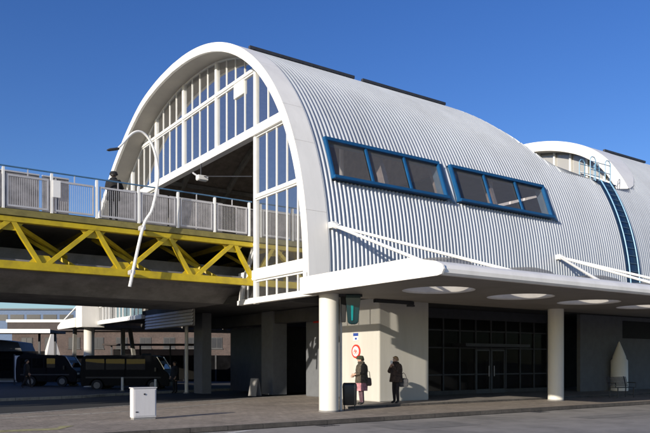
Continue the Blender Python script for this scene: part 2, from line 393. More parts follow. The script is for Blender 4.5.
# painted marks
struct(sheet([(6.35, 14.60), (6.75, 14.60), (8.75, 15.42), (8.35, 15.42)], -0.107), 'white_road_marking', M['paint_w'])
struct(sheet([(2.15, 17.35), (4.30, 17.05), (4.95, 17.95), (4.62, 18.05), (4.45, 17.62), (2.30, 17.75)], 0.005), 'yellow_pavement_marking', M['paint_y'])
# ================================================================== STATION HALL
hall = thing('station_hall', 'barrel-vaulted station hall with white arch front, corrugated silver roof and two blue side windows', 'station', (13, 29.6, 0))
WIN = [(13.60, 18.92), (19.50, 25.12)]
T0, T1 = 0.297, 0.453
rb = corrugated(XT, 30.2, cut_hi=XEND, holes=[(a, b, T0, T1) for a, b in WIN])
roof = rb.build('roof', M['metal'], hall, smooth=True, angle=25)
# white trim : outer skin panels + front rim + soffit
def trim_segments(xf, xt, prt, o_out=0.045, o_in=-0.29, breaks=None, soff_x=None, i0=0):
    mb = MB(); sm = MB()
    br = breaks
    for a, b in zip(br, br[1:]):
        idx = list(range(a, b + 1)); prev = None; rg = []
        for j, i in enumerate(idx):
            t = TE[i]; x0 = interp(xf, t) if isinstance(xf, list) else xf; x1 = interp(xt, t) if isinstance(xt, list) else xt
            p = off(i, o_out); q = off(i, o_in)
            # leave a narrow open joint between panels
            if j == 0 or j == len(idx) - 1:
                k = idx[1] if j == 0 else idx[-2]
                l = math.hypot(PROF[k][0] - PROF[i][0], PROF[k][1] - PROF[i][1]); f = 0.004 / l
                p2 = off(k, o_out); q2 = off(k, o_in)
                p = (p[0] + (p2[0] - p[0]) * f, p[1] + (p2[1] - p[1]) * f); q = (q[0] + (q2[0] - q[0]) * f, q[1] + (q2[1] - q[1]) * f)
            rg.append([(x0, *q), (x0, *p), (x1, *p), (x1, p[0] - NRM[i][0] * 0.14, p[1] - NRM[i][1] * 0.14), (x0 + 0.12, p[0] - NRM[i][0] * 0.14, p[1] - NRM[i][1] * 0.14), (x0 + 0.12, *q)])
        mb.rings(rg)
    for i in range(i0, NP):
        pass
    rg = []
    for i in range(i0, NP):
        t = TE[i]; x0 = interp(xf, t) if isinstance(xf, list) else xf
        x1 = soff_x(t) if callable(soff_x) else soff_x
        rg.append([(x0 + 0.13, *off(i, o_in)), (x1, *off(i, o_in)), (x1, *off(i, o_in + 0.05)), (x0 + 0.13, *off(i, o_in + 0.05))])
    sm.rings(rg)
    return mb, sm
brk = [0, 8, 15, 20, 28, 36, 44, 50, 58, 66, 74, 80, NP - 1]
brk = sorted(set(min(b, NP - 1) for b in brk))
tm, sm = trim_segments(XF, XT + 0.01, hall, breaks=brk, soff_x=XG + 0.15)
tm.build('arch_trim', M['white'], hall, smooth=True, angle=30)
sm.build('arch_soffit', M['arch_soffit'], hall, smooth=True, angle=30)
# inner lining, and steel ribs seen through the opening
ln = MB(); rg = []
hole_i = [i for i in range(NP) if T0 - 1e-6 <= TT[i] <= T1 + 1e-6]
for xs in (13.55, 13.6, 18.92, 19.5, 25.12, 30.0):
    rg.append([(min(xs, interp(XEND, TE[i]) - 0.1), *off(i, -0.28)) for i in range(NP)])
o_ = len(ln.v); vs = [q for r_ in rg for q in r_]; fs = []
for c in range(5):
    for i in range(NP - 1):
        tmid = (TT[i] + TT[i + 1]) / 2
        if c in (1, 3) and T0 < tmid < T1: continue
        fs.append((c * NP + i, (c + 1) * NP + i, (c + 1) * NP + i + 1, c * NP + i + 1))
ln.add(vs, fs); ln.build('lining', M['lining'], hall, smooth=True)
for xr in (16.4, 19.2, 22.2):
    m_ = MB(); m_.rings([[(xr - 0.09, *off(i, -0.30)), (xr + 0.09, *off(i, -0.30)), (xr + 0.09, *off(i, -0.62)), (xr - 0.09, *off(i, -0.62))] for i in range(NP) if TT[i] > 0.5 or xr > 0])
    m_.build('rib', M['concrete'], hall)
for yp in (23.5, 27.0, 30.5, 34.0, 37.5):
    m_ = MB(); zt = zin(yp) - 0.1; m_.box(13.7, 22.9, yp - 0.06, yp + 0.06, zt - 0.22, zt); m_.build('purlin', M['concrete'], hall)
# inside: end wall, upper floor, ceilings
m_ = MB()
poly = [(y, z) for y, z in [off(i, -0.30) for i in range(NP)] if z >= 10.3]
m_.prism([(poly[0][0], 10.3)] + poly + [(poly[-1][0], 10.3)], 22.95, 23.10, 0)
m_.build('end_wall', M['lining'], hall)
m_ = MB(); m_.box(23.1, 29.9, 20.6, 39.4, 10.22, 10.30); m_.build('flat_roof', M['darkconc'], hall)
pe = [off(i, -0.30) for i in range(NP) if PROF[i][1] < 10.4]
m_ = MB(); m_.prism(pe, 29.8, 29.95, 0); m_.build('end_wall', M['darkconc'], hall)
m_ = MB(); m_.box(16.9, 44, 19.35, 43.4, 4.02, 4.30); m_.box(13.62, 16.9, 24.2, 43.4, 4.02, 4.30); m_.build('floor_slab', M['darkconc'], hall)
m_ = MB(); m_.box(17.2, 29.6, 19.6, 23.4, 6.02, 6.2); m_.build('gallery_floor', M['concrete'], hall)
for xx in (15.6, 17.2, 21.2, 23.4):
    m_ = MB(); m_.cyl(xx, 20.9 if xx > 16.9 else 21.2, 4.3, 10.0, 0.09, 12); m_.build('gallery_post', M['whiteframe'], hall, smooth=True)

# curtain wall
MAIN = [23.78, 27.14, 30.56, 33.94, 37.40, 40.6]
def zclip(y0, y1, n=24):
    return [(y0 + (y1 - y0) * k / n, zin(y0 + (y1 - y0) * k / n)) for k in range(n + 1)]
def window_bay(y0, y1, z0, z1, nm, glassm, hw=0.017, extra=None):
    pts = [(y, min(z1, z)) for y, z in zclip(y0, y1) if z > z0 + 0.03]
    if len(pts) < 2: return
    fr = MB()
    k = max(1, nm)
    for j in range(1, k):
        y = y0 + (y1 - y0) * j / k; zt = min(z1, zin(y))
        if zt > z0 + 0.08: fr.box(XG - 0.022, XG + 0.03, y - hw, y + hw, z0, zt)
    # slim perimeter frame
    ya, yb = pts[0][0], pts[-1][0]
    for (p, q) in zip(pts, pts[1:]):
        fr.bar((XG, p[0], p[1] - 0.03), (XG, q[0], q[1] - 0.03), 0.09, 0.06)
    fr.box(XG - 0.045, XG + 0.045, ya, yb, z0, z0 + 0.05)
    w = fr.build('window', M['whiteframe'], hall)
    poly = [(ya, z0)] + pts + [(yb, z0)]
    pn = MB(); pn.add([(XG + 0.012, y, z) for y, z in poly], [tuple(range(len(poly)))])
    pn.build('pane', glassm, w)
for i in range(len(MAIN) - 1):
    a, b = MAIN[i] + 0.1, MAIN[i + 1] - 0.1
    window_bay(a, b, 12.93, 16, 4, M['glass_front'])
    window_bay(a, b, 10.62, 12.81, 4, M['glass_front'])
    if MAIN[i] > 33: 
        window_bay(a, b, 7.98, 10.28, 4, M['glass_front']); window_bay(a, b, 6.3, 7.86, 4, M['glass_front'])
window_bay(40.7, 42.6, 7.98, 10.28, 2, M['glass_front'])
Y0 = 19.0
window_bay(Y0 + 2.2, 23.68, 10.62, 12.8, 3, M['glass_front'])
NR = 23.68 - 0.72 * 6
window_bay(NR, 23.68, 7.98, 10.28, 6, M['glass_front'])
window_bay(NR, 23.68, 5.12, 7.86, 6, M['glass_front'])
window_bay(NR, 23.68, 4.02, 4.72, 6, M['glass_front'])
window_bay(23.88, 25.0, 4.02, 4.72, 2, M['glass_front'])
for a in (36.0, 38.4, 40.8):
    window_bay(a, a + 2.3, 4.05, 4.95, 4, M['glass_front'])
for y in MAIN:
    z0 = 6.2 if y > 24 and y > 33 else 10.4
    if y < 24: z0 = 3.82
    zt = zin(y) - 0.0
    if zt > z0: MB().box(XG - 0.07, XG + 0.10, y - 0.085, y + 0.085, z0, zt).build('post', M['whiteframe'], hall)
def yrange(z):
    ys = [Y0 + k * 0.02 for k in range(1300) if zin(Y0 + k * 0.02) > z]
    return ys[0], ys[-1]
def transom(z, h, y0=None, y1=None, d=0.10):
    a, b = yrange(z); a = a if y0 is None else max(a, y0); b = b if y1 is None else min(b, y1)
    MB().box(XG - d, XG + d, a, b, z - h / 2, z + h / 2).build('transom', M['whiteframe'], hall, bevel=0.008)
transom(12.87, 0.12); transom(10.45, 0.34, d=0.16)
transom(7.92, 0.12, None, 23.78); transom(4.92, 0.38, None, 25.0, 0.12); transom(3.93, 0.18, None, 25.1, 0.12)
transom(7.92, 0.12, 33.94, None); transom(6.24, 0.12, 33.94, None); transom(3.95, 0.2, 35.8, None); transom(5.02, 0.14, 35.8, None)
MB().box(XG - 0.07, XG + 0.07, 24.66, 25.50, 12.22, 12.81).build('vent_panel', M['whiteframe'], hall, bevel=0.01)
# raking white side frame at the foot of the glazing beside the bridge
m_ = MB(); m_.bar((XG - 0.02, 25.05, 3.85), (XG - 0.02, 24.85, 4.55), 0.10, 0.12, (1, 0, 0)); m_.bar((XG - 0.02, 24.85, 4.5), (XG - 0.02, 23.9, 6.15), 0.10, 0.12, (1, 0, 0)); m_.bar((XG - 0.02, 24.62, 4.75), (XG - 0.02, 23.9, 5.85), 0.07, 0.07, (1, 0, 0))
m_.build('raking_frame', M['whiteframe'], hall)
# foot panels of the arch (white cladding at both springings)
MB().box(XF + 0.02, XT - 0.03, 18.62, 19.05, 3.78, 4.02).build('foot_panel', M['white'], hall)
MB().box(XF - 0.05, XG + 0.3, 43.2, 44.5, 3.7, 5.4).build('foot_panel', M['white'], hall)

# side windows
def pt_t(t, d):
    y, z = right_pt(t); e = 1e-3; y2, z2 = right_pt(t + e); ty, tz = y2 - y, z2 - z; l = math.hypot(ty, tz)
    return (y - tz / l * d, z + ty / l * d)
for wi, (a, b) in enumerate(WIN):
    w = bpy.data.objects.new('side_window', None)
    B0, T_ = pt_t(T0 + 0.008, 0.11), pt_t(T1 - 0.008, 0.11)
    Bi, Ti = pt_t(T0, -0.30), pt_t(T1, -0.30)
    fr = MB()
    th = 0.075
    fr.bar((a, *T_), (b, *T_), 0.18, 0.12); fr.bar((a, B0[0] - 0.03, B0[1]), (b, B0[0] - 0.03, B0[1]), 0.27, 0.11)
    up = Vector((0, T_[0] - B0[0], T_[1] - B0[1])).normalized()
    for x in (a + 0.05, b - 0.05): fr.bar((x, *B0), (x, *T_), 0.085, 0.16, (0, -1, 0.3))
    w = fr.build('side_window', M['blue'], hall, bevel=0.012)
    n = 3
    mu = MB()
    for k in range(1, n):
        x = a + (b - a) * k / n; mu = MB(); mu.bar((x, *B0), (x, *T_), 0.085, 0.08, (0, -1, 0.3)); mu.build('window_mullion', M['blue'], w, bevel=0.008)
    for k in range(n):
        x0 = a + (b - a) * k / n + 0.07; x1 = a + (b - a) * (k + 1) / n - 0.07
        dd = 0.07
        P, Q = pt_t(T0, dd), pt_t(T1, dd)
        MB().add([(x0, *P), (x1, *P), (x1, *Q), (x0, *Q)], [(0, 1, 2, 3)]).build('pane', M['glass_side'], w)
    # reveal between sheet and frame
    rv = MB(); ts = [T0 + (T1 - T0) * k / 5 for k in range(6)]
    rv.add([(a, *Bi), (b, *Bi), (b, *B0), (a, *B0)], [(0, 1, 2, 3)]); rv.add([(a, *Ti), (b, *Ti), (b, *T_), (a, *T_)], [(0, 1, 2, 3)])
    for x in (a + 0.01, b - 0.01): rv.add([(x, *Bi), (x, *B0), (x, *T_), (x, *Ti)], [(0, 1, 2, 3)])
    rv.build('reveal', M['bluegrey'], w)
    # sloping side cheek on the far end
    ck = MB(); ck.add([(b + 0.02, *T_), (b + 0.02, *B0), (b + 0.42, *pt_t(T0 - 0.005, 0.065)), (b + 0.25, *pt_t(T1, 0.065))], [(0, 1, 2, 3)])
    ck.add([(b + 0.02, *T_), (b + 0.25, *pt_t(T1, 0.065)), (b + 0.02, *pt_t(T1, 0.0))], [(0, 1, 2)])
    ck.add([(b + 0.02, *B0), (b + 0.42, *pt_t(T0 - 0.005, 0.065)), (b + 0.02, *pt_t(T0, 0.0))], [(0, 1, 2)])
    ck.build('cheek', M['bluegrey'], w)
# ridge rail
def ridge_rail(parent, segs, t):
    y, z = right_pt(t)
    for x0, x1 in segs:
        m_ = MB(); m_.box(x0, x1, y - 0.07, y + 0.07, z + 0.05, z + 0.17)
        x = x0 + 0.3
        while x < x1: m_.box(x - 0.03, x + 0.03, y - 0.03, y + 0.03, z - 0.05, z + 0.05); x += 1.2
        m_.build('ridge_rail', M['dark'], parent)
ridge_rail(hall, [(XT + 0.02, 18.3), (18.75, 23.7)], 1.08)
# bird-proof end gutter strip with two ladder rails
gm = MB(); rg = [[(30.2, *off(i, 0.055)), (31.25, *off(i, 0.055)), (31.25, *off(i, -0.2)), (30.2, *off(i, -0.2))] for i in range(NP) if TT[i] <= 0.575]
gm.rings(rg); gut = gm.build('gutter_strip', M['navy'], hall, smooth=True, angle=30)
for xr in (30.30, 31.05):
    MB().tube([(xr, *off(i, 0.11)) for i in range(NP) if TT[i] <= 0.575], 0.032, 8).build('ladder_rail', M['lightblue'], gut, smooth=True)
for k in range(22):
    i_ = k * 20 / 22; a_, f_ = int(i_), i_ - int(i_)
    p0, p1 = off(a_, 0.10), off(a_ + 1, 0.10); p = (p0[0] + (p1[0] - p0[0]) * f_, p0[1] + (p1[1] - p0[1]) * f_)
    MB().tube([(30.30, *p), (31.05, *p)], 0.013, 6).build('rung', M['bluegrey'], gut)
# access guard rail at the head of the strip
lad = thing('access_guard_rail', 'light blue tubular guard rail at head of the dark blue roof strip', 'guard rail', (30.6, 20.6, 10.35))
for x in (29.7, 30.9):
    for yy in (20.3, 20.9):
        MB().tube([(x, yy, 10.3), (x, yy, 11.3), (x + 0.12, yy, 11.42), (x + 0.3, yy, 11.42), (x + 0.42, yy, 11.3), (x + 0.42, yy, 10.3)], 0.024, 8).build('hoop', M['lightblue'], lad, smooth=True)
for z in (10.8, 11.2):
    for yy in (20.3, 20.9): MB().tube([(29.7, yy, z), (31.32, yy, z)], 0.02, 8).build('rail', M['lightblue'], lad, smooth=True)
MB().box(29.6, 31.9, 20.35, 21.3, 10.30, 10.36).build('platform', M['navy'], lad)

# ================================================================== REAR HALL
hall2 = thing('station_hall', 'second vaulted hall behind the first, with a white hooded arch and a smooth silver roof', 'station', (34, 29.6, 0))
def rear_roof():
    mb = MB(); cols = []
    x0 = 31.2; k = 0
    while x0 + k * 0.17 < 52:
        for dx, h in ((0, 0), (0.040, 0.032), (0.070, 0.032), (0.115, 0)): cols.append((x0 + k * 0.17 + dx, h))
        k += 1
    vs = []
    for x, h in cols:
        for i in range(NP):
            lo = 31.2 if TE[i] < 0.574 else interp(XT2, TE[i]); vs.append((max(x, lo), *off(i, h)))
    fs = []
    for c in range(len(cols) - 1):
        for i in range(NP - 1):
            q = (c * NP + i, (c + 1) * NP + i, (c + 1) * NP + i + 1, c * NP + i + 1)
            if vs[q[1]][0] - vs[q[0]][0] < 1e-5 and vs[q[2]][0] - vs[q[3]][0] < 1e-5: continue
            fs.append(q)
    return mb.add(vs, fs)
rear_roof().build('roof', M['metal'], hall2, smooth=True, angle=25)
i58 = min(i for i in range(NP) if TE[i] >= 0.574); j58 = max(i for i in range(NP) if TE[i] >= 0.574)
tm2, sm2 = trim_segments(XF2, XT2, hall2, o_in=-0.5, breaks=[i58, i58 + 12, i58 + 22, i58 + 32, j58], soff_x=lambda t: 35.2, i0=i58)
tm2.build('arch_trim', M['white'], hall2, smooth=True, angle=30)
sm2.build('arch_soffit', M['arch_soffit'], hall2, smooth=True, angle=30)
XG2 = 35.0
M['glass_rear'] = glass('rear_glass', (0.5, 0.5, 0.46), 0.08, dirt=0.8)
yb = 20.8
while yb < 40.0:
    y1 = yb + 1.1
    pts = [(y, zin(y) - 0.06) for y in [yb + (y1 - yb) * k / 8 for k in range(9)] if zin(y) > 10.0]
    if len(pts) > 1:
        w = MB().add([(XG2 + 0.05, pts[0][0], 9.9)] + [(XG2 + 0.05, p[0], p[1]) for p in pts] + [(XG2 + 0.05, pts[-1][0], 9.9)], [tuple(range(len(pts) + 2))]).build('window', M['glass_rear'], hall2)
        MB().box(XG2 - 0.08, XG2 + 0.02, yb - 0.06, yb + 0.06, 9.9, pts[0][1]).build('mullion', M['whiteframe'], w)
    yb = y1
MB().bar((XG2 - 0.15, 20.9, 10.5), (XG2 - 0.15, 24.5, 12.4), 0.08, 0.12, (1, 0, 0)).build('brace', M['whiteframe'], hall2)
MB().bar((XG2 - 0.15, 24.5, 11.6), (XG2 - 0.15, 29.5, 11.9), 0.08, 0.1, (1, 0, 0)).build('brace', M['whiteframe'], hall2)
pi2 = [off(i, -0.3) for i in range(NP) if PROF[i][1] > 4.4]
MB().prism(pi2, XG2 + 2.5, XG2 + 2.6, 0).build('inner_wall', M['concrete'], hall2)
ridge_rail(hall2, [(36.4, 40.6)], 1.08)

# ================================================================== ENTRANCE CANOPY
CX0, CX1, CYF, CYB, CZ = 12.3, 46.0, 12.55, 18.95, 3.75
canopy = thing('entrance_canopy', 'long white flat canopy over the forecourt with round skylights and white tie rods', 'canopy', (13, 15.7, 3.75))
SKY = [(15.0 + 3.75 * k, 15.45) for k in range(8)]
def holed(z, x0, x1, y0, y1, r, seg=40):
    bm = bmesh.new()
    def loop(pts):
        vs = [bm.verts.new((p[0], p[1], z)) for p in pts]
        return [bm.edges.new((vs[i], vs[(i + 1) % len(vs)])) for i in range(len(vs))]
    es = loop([(x0, y0), (x1, y0), (x1, y1), (x0, y1)])
    for cx, cy in SKY: es += loop([(cx + r * math.cos(2 * math.pi * k / seg), cy + r * math.sin(2 * math.pi * k / seg)) for k in range(seg)])
    bmesh.ops.triangle_fill(bm, use_beauty=True, edges=es)
    bm.verts.index_update()
    mb = MB().add([v.co[:] for v in bm.verts], [[v.index for v in f.verts] for f in bm.faces]); bm.free(); return mb
def bk(): return None
RS = 1.10
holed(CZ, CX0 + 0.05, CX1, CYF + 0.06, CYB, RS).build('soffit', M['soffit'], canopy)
holed(4.26, CX0 + 0.05, CX1, 13.7, CYB - 0.25, RS).build('top_deck', M['concrete'], canopy)
# front bullnose and sloping top edge
nose = MB(); prof = [(13.72, 4.262), (13.2, 4.19), (12.75, 4.08), (12.58, 4.0), (12.52, 3.90), (12.53, 3.80), (12.60, 3.745), (12.7, 3.744), (12.7, 3.85), (13.72, 4.2)]
nose.prism(prof, CX0 + 0.06, CX1, 0); nose.build('nosing', M['white'], canopy, smooth=True, angle=35)
# end fascia in three panels
for y0, y1 in ((18.95, 16.9), (16.885, 14.8), (14.785, None)):
    m_ = MB()
    if y1: poly = [(y0, 3.74), (y0, 4.29), (y1, 4.29), (y1, 3.74)]
    else: poly = [(y0, 3.74), (y0, 4.29), (13.70, 4.29), (12.75, 4.10), (12.52, 4.0), (12.47, 3.88), (12.54, 3.76), (12.70, 3.735)]
    m_.prism(poly, CX0 - 0.02, CX0 + 0.04, 0); m_.build('end_fascia', M['white'], canopy)
MB().box(CX0 + 0.1, CX1, CYB - 0.25, CYB - 0.22, 4.2, 4.45).build('back_upstand', M['bluegrey'], canopy)
for cx, cy in SKY:
    m_ = MB(); n = 40; h0, h1 = CZ + 0.001, 4.40
    rgs = [[(cx + r * math.cos(2 * math.pi * k / n), cy + r * math.sin(2 * math.pi * k / n), z) for k in range(n)] for r, z in ((RS + 0.0, h0), (RS - 0.03, h0 + 0.05), (RS - 0.03, h1), (RS + 0.06, h1), (RS + 0.06, 4.27))]
    m_.rings(rgs, caps=False); s_ = m_.build('skylight', M['well'], canopy, smooth=True, angle=30)
    d_ = MB(); d_.rings([[(cx + r * math.cos(2 * math.pi * k / n), cy + r * math.sin(2 * math.pi * k / n), z) for k in range(n)] for r, z in ((RS + 0.05, h1 + 0.005), (RS - 0.12, h1 + 0.14), (RS - 0.5, h1 + 0.26), (0.05, h1 + 0.3))], caps=False)
    d_.build('dome', M['opal'], s_, smooth=True)
def rod(a, b):
    r = MB().tube([a, b], 0.05, 10).build('tie_rod', M['whiteframe'], canopy, smooth=True)
    d = (Vector(b) - Vector(a)).normalized()
    MB().tube([Vector(a), Vector(a) + d * 0.25], 0.085, 10).build('rod_end', M['whiteframe'], r, smooth=True)
A1 = (13.36, 18.62, 6.04); A2 = (25.1, 18.62, 6.0)
rod(A1, (12.42, 13.35, 4.17)); rod(A1, (15.75, 13.3, 4.17))
rod(A2, (19.9, 13.3, 4.17)); rod(A2, (24.2, 13.3, 4.17)); rod(A2, (27.3, 13.3, 4.17))
for a in (A1, A2):
    MB().box(a[0] - 0.12, a[0] + 0.12, a[1] - 0.12, a[1] + 0.14, a[2] - 0.1, a[2] + 0.1).build('rod_anchor', M['whiteframe'], canopy, bevel=0.02)
# left wing of the same front, seen beyond the bridge
canopy2 = thing('entrance_canopy', 'short white canopy seen beyond the footbridge, left of the far round column', 'canopy', (13, 46, 3.7))
m_ = MB(); m_.prism([(44.4, 3.72), (44.4, 4.3), (47.2, 4.28), (48.4, 3.95), (48.5, 3.80), (48.3, 3.72)], CX0 - 0.05, CX0 + 0.05, 0); m_.build('end_fascia', M['white'], canopy2)
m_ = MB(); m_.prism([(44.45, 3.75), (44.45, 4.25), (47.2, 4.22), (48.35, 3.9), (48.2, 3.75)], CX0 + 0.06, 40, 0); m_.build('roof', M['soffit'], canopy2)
MB().tube([(13.3, 44.6, 6.0), (12.4, 47.6, 4.25)], 0.05, 8).build('tie_rod', M['whiteframe'], canopy2, smooth=True)

# columns
def column(x, y, label, r=0.315, z0=0.0, z1=3.76):
    m_ = MB(); m_.cyl(x, y, z0, z1, r, 40)
    col = thing('round_column', label, 'column', (x, y, z0), group='round white columns under the canopies')
    m_.build('shaft', M['column'], col, smooth=True)
    MB().cyl(x, y, z0, z0 + 0.05, r + 0.012, 40).build('base_ring', M['concrete'], col, smooth=True)
    return col
c1 = column(13.0, 18.35, 'round white column under the canopy corner beside the black bin')
for (x, y, lb) in ((24.35, 18.25, 'round white column in front of the dark glass entrance, its foot in sunlight'), (13.1, 44.3, 'far round white column below the left canopy beyond the footbridge')):
    dup(c1, (x, y, 0), label=lb)

# ================================================================== FOOTBRIDGE
YB0, YB1 = 23.9, 34.0
br = thing('footbridge', 'elevated footbridge with yellow trusses and grey railings running into the station arch', 'bridge', (0, 29, 4.4))
XB0, XB1 = -45.0, 29.6
MB().box(XB0, XB1, YB0 + 0.1, YB1, 6.28, 6.48).build('deck', M['deck'], br)
MB().box(XB0, 13.3, YB0 - 0.06, YB0 + 0.1, 6.22, 6.42).build('deck_edge', M['fascia'], br)
m_ = MB(); m_.prism([(26.0, 4.62), (27.0, 4.05), (31.6, 4.05), (32.6, 4.62), (32.6, 5.5), (26.0, 5.5)], XB0, XB1, 0); m_.build('box_girder', M['concrete'], br)
m_ = MB(); m_.box(XB0, XB1, YB0 + 0.75, 26.0, 4.70, 4.95); m_.build('ledge_slab', M['concrete'], br)
def truss(y, m, lbl):
    t = MB(); t.box(XB0, XB1, y - 0.10, y + 0.10, 4.53, 4.79); t.box(XB0, XB1, y - 0.10, y + 0.10, 6.02, 6.20)
    tr = t.build('truss', m, br, bevel=0.01)
    d = MB(); x = 5.59 - 2.63 * 19
    while x < XB1 - 1:
        d.bar((x - 0.93, y, 6.1), (x - 0.05, y, 4.7), 0.14, 0.17, (0, 1, 0)); d.bar((x + 0.08, y, 4.7), (x + 1.66, y, 6.1), 0.14, 0.17, (0, 1, 0))
        for gx, gz in ((x + 0.01, 4.80), (x - 1.0, 6.0)):
            sgn = 1 if gz < 5 else -1
            d.prism([(gx - .42, gz), (gx + .42, gz), (gx + .2, gz + sgn * .24), (gx - .2, gz + sgn * .24)], y - .012, y + .012, 1)
        x += 2.63
    d.build('diagonals', m, tr)
truss(YB0 + 0.08, M['yellow'], '')
truss(YB1 - 0.1, M['yellow'], '')
cb_ = MB(); x = 4.66 - 2.63 * 18
k = 0
while x < XB1 - 1:
    cb_.bar((x, YB0 + 0.1, 6.1), (x, YB1 - 0.1, 6.1), 0.14, 0.16)
    cb_.bar((x, YB0 + 0.2, 6.05), (x + 2.63, 26.4, 5.2), 0.12, 0.13); cb_.bar((x + 2.0, YB0 + 0.2, 4.75), (x + 0.6, 26.2, 6.1), 0.12, 0.12)
    x += 2.63
cb_.build('cross_beams', M['yellow'], br)
# railing
def railing(y, x0, x1):
    h = MB(); h.tube([(x0, y, 7.78), (x1, y, 7.76)], 0.026, 8)
    rl = h.build('railing', M['railblue'], br, smooth=True)
    x = x1 - 0.12; n = 0
    while x > x0 + 0.1 and n < 34:
        MB().box(x - 0.035, x + 0.035, y - 0.05, y + 0.05, 6.42, 7.72).build('post', M['whiteframe'], rl)
        xa, xb = max(x0, x - 1.46 + 0.10), x - 0.10
        p = MB(); p.box(xa, xb, y - 0.025, y + 0.025, 7.46, 7.52); p.box(xa, xb, y - 0.025, y + 0.025, 6.50, 6.56)
        p.box(xa, xa + 0.05, y - 0.025, y + 0.025, 6.56, 7.46); p.box(xb - 0.05, xb, y - 0.025, y + 0.025, 6.56, 7.46)
        q = xa + 0.12
        while q < xb - 0.06: p.box(q - 0.006, q + 0.006, y - 0.006, y + 0.006, 6.56, 7.46); q += 0.065
        p.box((xa + xb) / 2 - 0.015, (xa + xb) / 2 + 0.015, y - 0.015, y + 0.015, 7.52, 7.75)
        p.build('railing_panel', M['rail'], rl)
        x -= 1.46; n += 1
railing(YB0, -30, 13.28)
railing(YB1, -30, 13.28)
# wind screens along the middle of the walkway
for (xa, xb, zt) in [(-30 + 2.4 * k, -30 + 2.4 * k + 2.3, 8.05) for k in range(16)] + [(8.45, 10.6, 7.95), (10.7, 12.95, 7.95), (13.6, 16.8, 7.9), (16.9, 20.2, 7.9)]:
    if 6.6 < xa < 8.0: continue
    xb = min(xb, 6.9) if xa < 6.9 else xb
    s_ = MB().box(xa, xb, 25.75, 25.80, 6.75, zt).build('wind_screen', M['screen'], br)
    m_ = MB(); m_.box(xa, xb, 25.72, 25.83, zt, zt + 0.05); m_.box(xa, xb, 25.72, 25.83, 6.55, 6.75); m_.box((xa + xb) / 2 - .03, (xa + xb) / 2 + .03, 25.735, 25.82, 6.74, zt + .01)
    m_.build('screen_frame', M['rail'], s_)
solo(MB().box(5.88, 6.12, YB0 - 0.09, YB0 - 0.06, 6.95, 7.5), 'notice_plate', M['signwhite'], 'small white notice plate fixed to the bridge railing', 'sign')

# curved lamp post clamped on the bridge edge
lp = thing('street_lamp', 'curved white lamp post leaning out from the footbridge edge, bent over like a hook', 'street lamp', (8.35, 23.55, 4.15))
lpts = catmull([(8.32, 23.5, 4.15), (8.78, 23.5, 6.2), (9.12, 23.5, 6.9), (9.33, 23.5, 8.0), (9.25, 23.5, 8.75), (9.05, 23.5, 9.25), (8.76, 23.5, 9.5), (8.44, 23.5, 9.42), (8.06, 23.5, 8.97), (7.93, 23.5, 8.82)], 6)
MB().tube(lpts, [0.055 - 0.02 * i / len(lpts) for i in range(len(lpts))], 12).build('pole', M['whiteframe'], lp, smooth=True)
m_ = MB(); m_.rings([[(7.96 - 0.42 * u, 23.5 + w * math.cos(2 * math.pi * k / 12), 8.80 - 0.12 * u + hh * math.sin(2 * math.pi * k / 12)) for k in range(12)] for u, w, hh in ((0, 0.035, 0.035), (0.2, 0.08, 0.05), (0.8, 0.09, 0.05), (1, 0.04, 0.02))])
m_.build('lamp_head', M['dark'], lp, smooth=True)
for p, sz in (((8.80, 23.66, 6.22), 0.08), ((8.43, 23.66, 4.66), 0.08)):
    MB().box(p[0] - sz, p[0] + sz, p[1] - 0.2, p[1] + 0.14, p[2] - 0.08, p[2] + 0.08).build('clamp', M['rail'], lp, bevel=0.02)

# floodlight hanging in the arch opening
fl = thing('floodlight', 'small white floodlight on a bracket hanging below the arch opening beam', 'floodlight', (13.2, 28.4, 9.6))
MB().tube([(13.25, 28.4, 10.28), (13.25, 28.4, 9.72)], 0.03, 8).build('bracket', M['dark'], fl)
MB().box(13.0, 13.5, 28.15, 28.42, 9.5, 9.72).build('housing', M['whiteframe'], fl, bevel=0.03)
MB().tube([(13.1, 28.9, 9.95), (13.1, 28.4, 9.7)], 0.04, 8).build('camera_arm', M['rail'], fl)
MB().tube([(13.28, 28.4, 9.72), (13.28, 23.9, 8.75)], 0.02, 6).build('cable', M['dark'], fl)

# ================================================================== GROUND FLOOR VOLUMES
def block(name, mm, label, cat, b, group=None, bevel=0.02):
    return solo(MB().box(*b), name, mm, label, cat, group, bevel=bevel)
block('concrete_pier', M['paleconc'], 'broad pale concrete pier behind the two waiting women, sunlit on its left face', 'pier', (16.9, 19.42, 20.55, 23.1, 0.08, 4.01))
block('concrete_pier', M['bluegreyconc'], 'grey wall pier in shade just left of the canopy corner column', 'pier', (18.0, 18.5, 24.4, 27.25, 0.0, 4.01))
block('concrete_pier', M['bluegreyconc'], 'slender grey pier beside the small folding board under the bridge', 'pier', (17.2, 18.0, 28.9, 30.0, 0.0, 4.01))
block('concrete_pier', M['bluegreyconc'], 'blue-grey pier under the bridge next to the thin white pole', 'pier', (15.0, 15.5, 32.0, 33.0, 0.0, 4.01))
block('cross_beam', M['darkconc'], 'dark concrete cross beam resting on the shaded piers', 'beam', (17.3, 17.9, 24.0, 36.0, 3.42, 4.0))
block('service_block', M['dark'], 'dark windowless block between the shaded piers under the hall', 'building', (18.2, 24.0, 30.6, 35.2, 0.0, 3.4))

